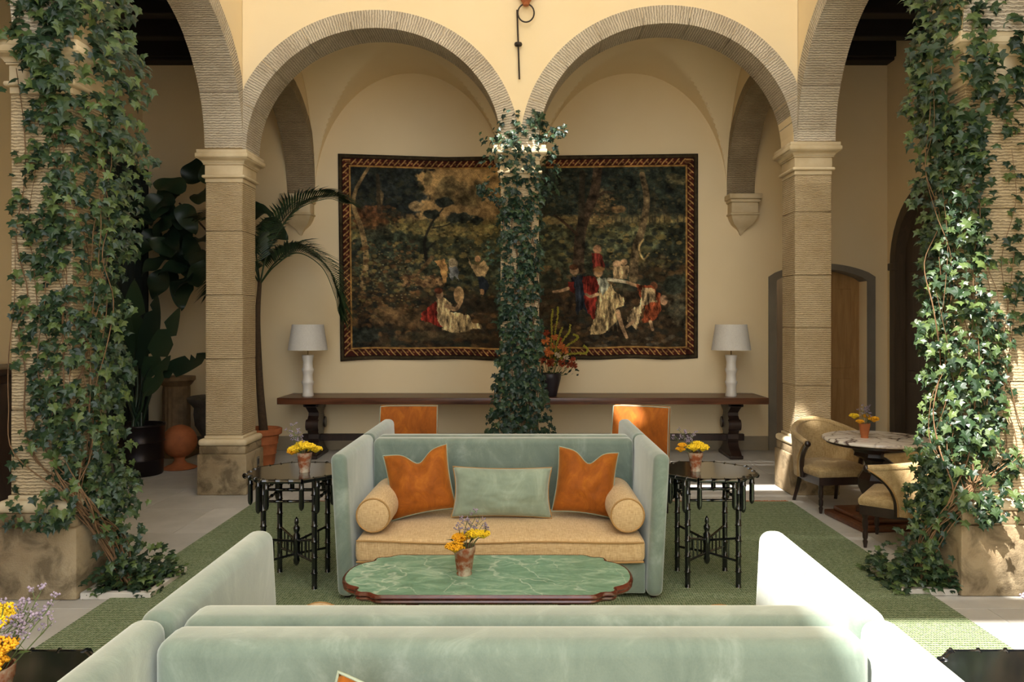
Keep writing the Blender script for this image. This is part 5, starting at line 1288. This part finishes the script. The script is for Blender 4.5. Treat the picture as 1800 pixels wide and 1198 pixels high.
for i, (x, z) in enumerate(spots):
    d = Vector((x*0.6+rnd.gauss(0, .5), rnd.uniform(-0.6, 0.3), rnd.gauss(-0.05, .65)))
    place(paddle(rnd.uniform(0.32, 0.46), rnd.uniform(0.22, 0.32), -0.10, i, 0, 0.12), (x-0.02, rnd.uniform(-.3, .15), z), d, (rnd.gauss(0, .3), -1, 0.5)).build('leaf', G['bigleaf'], fg, 60)
# palm
pm = thing('potted_palm', 'potted palm with arching fronds in a ribbed terracotta pot', 'potted plant', (-3.33, 9.62, 0))
MB().lathe([(0.15, 0), (0.16, 0.02), (0.175, 0.14), (0.185, 0.15), (0.18, 0.16), (0.195, 0.27), (0.207, 0.28), (0.2, 0.29), (0.215, 0.38), (0.25, 0.40), (0.255, 0.46), (0.235, 0.47), (0.21, 0.43), (0.01, 0.42)], 32).build('pot', G['terracotta'], pm, 50)
MB().tube(spline([(0.03, 0, 0.40), (-0.02, 0, 1.0), (-0.05, 0, 1.8), (-0.02, 0, 2.35)], 6), [0.055-0.0017*k for k in range(19)], 10).build('trunk', G['trunk'], pm)
def frond(pts, L0, W_, seed, droop=0.25):
    rnd = random.Random(seed); path = spline(pts, 16); n = len(path); mb = MB().tube(path, [0.011*(1-0.8*i/n) for i in range(n)], 6)
    for i in range(int(n*0.22), n):
        p = path[i]; t = (path[min(i+1, n-1)]-path[i-1]).normalized(); f = (i-n*0.22)/(n*0.78); up = Vector((0, 0, 1)); s_ = t.cross(up)
        if s_.length < 0.05: s_ = Vector((0, 1, 0))
        s_.normalize(); nn = s_.cross(t)
        for sg in (-1, 1):
            L = L0*(0.45+0.55*math.sin(PI*min(1, 0.25+0.75*f)))*rnd.uniform(0.85, 1.1)
            d = (t*(0.6+0.5*f)+s_*sg*0.75+nn*0.42+Vector((0, 0, -0.05))).normalized(); e = p+d*L+Vector((0, 0, -droop*L)); m_ = p+d*L*0.5; w = (d.cross(nn)).normalized()*W_
            mb.add([p, m_+w, e, m_-w, m_+nn*0.006], [(0, 1, 4), (1, 2, 4), (2, 3, 4), (3, 0, 4)])
    mb.build('frond', G['palm'], pm, None)
b0 = (-0.02, 0, 2.3)
for i, (pts, L) in enumerate((([b0, (0.12, -0.05, 2.75), (0.45, -0.1, 3.2), (0.85, -0.12, 3.36), (1.1, -0.12, 3.3)], 0.42), ([b0, (0.2, -0.1, 2.52), (0.5, -0.15, 2.68), (0.82, -0.2, 2.5), (0.98, -0.2, 2.15), (1.02, -0.2, 1.95)], 0.40), ([b0, (0.06, 0.1, 2.8), (0.25, 0.2, 3.2), (0.45, 0.3, 3.35)], 0.36),
        ([b0, (-0.15, -0.05, 2.8), (-0.4, -0.1, 3.1), (-0.75, -0.1, 3.1)], 0.36), ([b0, (-0.2, 0.1, 2.5), (-0.5, 0.2, 2.5), (-0.75, 0.2, 2.2)], 0.34), ([b0, (0.1, 0.25, 2.6), (0.3, 0.5, 2.8), (0.5, 0.6, 2.7)], 0.34), ([b0, (0.0, -0.2, 2.7), (0.08, -0.45, 2.95), (0.16, -0.7, 2.9)], 0.34))): frond(pts, L*1.25, 0.019, i)
# terracotta ball, pedestal
tb = thing('terracotta_ball', 'terracotta ball finial on a dished base beside the left pier', 'ornament', (-4.28, 9.42, 0))
MB().lathe([(0.20, 0), (0.21, 0.008), (0.16, 0.03), (0.09, 0.06), (0.06, 0.10), (0.07, 0.15)], 28).build('dish_base', G['terracotta'], tb, 50)
MB().ball((0, 0, 0.335), 0.205, (1, 1, 1), 32, 18).build('ball', G['terracotta'], tb, 80)
pd = thing('fluted_pedestal', 'short fluted brown column pedestal behind the broad leaved plant', 'pedestal', (-4.72, 10.3, 0))
MB().rbox(-0.24, 0.24, -0.24, 0.24, 0, 0.09, 0.01, 2).build('foot_slab', G['pedestal'], pd)
MB().lathe([(0.2, 0.09), (0.22, 0.12), (0.18, 0.16), (0.175, 0.9), (0.17, 0.95)], 96, mod=lambda a, z: 1-0.07*abs(math.sin(a*9)) if 0.15 < z < 0.92 else 1).build('fluted_shaft', G['pedestal'], pd, 60)
MB().lathe([(0.17, 0.95), (0.19, 0.97), (0.225, 1.02), (0.24, 1.03), (0.24, 1.08), (0.01, 1.08)], 40).build('cap', G['pedestal'], pd, 40)
# curtain
cu = thing('curtain', 'dark pleated curtain hanging in the far left corner', 'curtain', (-5.33, 10.2, 0))
mb = MB()
def cf(u, v):
    y = -0.5+u*1.0; return (0.05*math.sin(u*52)+0.02*math.sin(u*17), y, 0.02+v*3.93)
mb.grid(110, 6, cf); mb.grid(110, 6, lambda u, v: tuple(Vector(cf(u, v))+Vector((-0.012, 0, 0)))); mb.build('drape', G['curtain'], cu, 80)
MB().tube([(0, -0.6, 3.96), (0, 0.53, 3.96)], 0.015, 10).build('rod', G['iron'], cu)
# dark cabinet at the far left edge
cb = thing('cabinet', 'dark wooden cabinet against the outer wall at the left edge', 'cabinet', (-5.1, 7.2, 0))
MB().rbox(-0.28, 0.28, -0.7, 0.7, 0.08, 1.32, 0.01, 2).build('body', G['darkwood'], cb); MB().rbox(-0.3, 0.33, -0.75, 0.75, 1.32, 1.38, 0.012, 2).build('top', G['darkwood'], cb)
for y in (-0.35, 0.35):
    dr = MB().rbox(0.275, 0.30, y-0.32, y+0.32, 0.16, 1.25, 0.008, 1).build('door', G['darkwood'], cb); MB().ball((0.315, y*0.3, 0.75), 0.018).build('knob', G['brass'], dr)
for x in (-0.22, 0.22):
    for y in (-0.62, 0.62): MB().rbox(x-0.04, x+0.04, y-0.04, y+0.04, 0, 0.085, 0.006, 1).build('foot', G['darkwood'], cb)

# ------------------------------------------------------------------ iron bracket on the wall between the arches
def wz(y): return 1.8-(y-568)*7.98/1330
def wx(x): return (x-920)*7.98/1330
ib = thing('wall_bracket', 'rusty iron bracket with a ring on the wall between the arches', 'bracket', (wx(911), YW, wz(80)))
ox, oz = wx(911), wz(80)
yy = -0.035
MB().tube([(wx(909)-ox, yy, wz(20)-oz), (wx(911)-ox, yy, wz(80)-oz), (wx(913)-ox, yy, wz(141)-oz)], 0.010, 6).build('rod', G['iron'], ib)
MB().lathe([(0.012, -0.016), (0.038, -0.014), (0.042, 0.0), (0.038, 0.014), (0.012, 0.016)], 14, (0, yy)).build('collar', G['iron'], ib)
MB().tube([(0, yy, 0), (0, 0.01, 0)], 0.012, 6).build('wall_pin', G['iron'], ib)
cxr, czr = wx(924.5)-ox, wz(28)-oz
MB().tube([(cxr+0.085*math.cos(2*PI*k/28), yy-0.04, czr+0.095*math.sin(2*PI*k/28)) for k in range(29)], 0.008, 7, False).build('ring', G['iron'], ib)
kn = MB().lathe([(0.03, wz(15)-oz), (0.04, wz(12)-oz), (0.03, wz(11)-oz), (0.055, wz(6)-oz), (0.06, wz(2)-oz), (0.09, wz(-2)-oz), (0.09, wz(-12)-oz), (0.04, wz(-18)-oz)], 16, (cxr, yy-0.04)).build('knob', G['terracotta'], ib, 50, label='rust coloured clay knob')
MB().tube([(cxr, yy-0.04, wz(-16)-oz), (cxr, 0.01, wz(-16)-oz)], 0.012, 6).build('arm', G['iron'], ib)

# ------------------------------------------------------------------ groups of alike things
GROUPS = {'sofa': 'sage velvet sofas set back to back', 'bolster': 'tan bolsters on the sofas', 'throw_pillow': 'pillows on the sofas', 'side_chair': 'orange chairs behind the far sofa', 'octagonal_table': 'black bamboo side tables',
          'table_lamp': 'lamps on the console', 'flower_pot': 'small flower pots on the tables', 'barrel_chair': 'barrel chairs at the round table', 'stone_pier': 'stone piers of the arcade', 'stone_arch': 'stone arches of the courtyard', 'cross_arch': 'cross arches of the loggia',
          'wall_corbel': 'corbels on the back wall', 'ivy_vine': 'ivy on the piers', 'planting_bed': 'curbed beds beside the piers'}
for o in list(C.objects):
    if o.parent is None and o.name.split('.')[0] in GROUPS and 'category' in o: o['group'] = GROUPS[o.name.split('.')[0]]
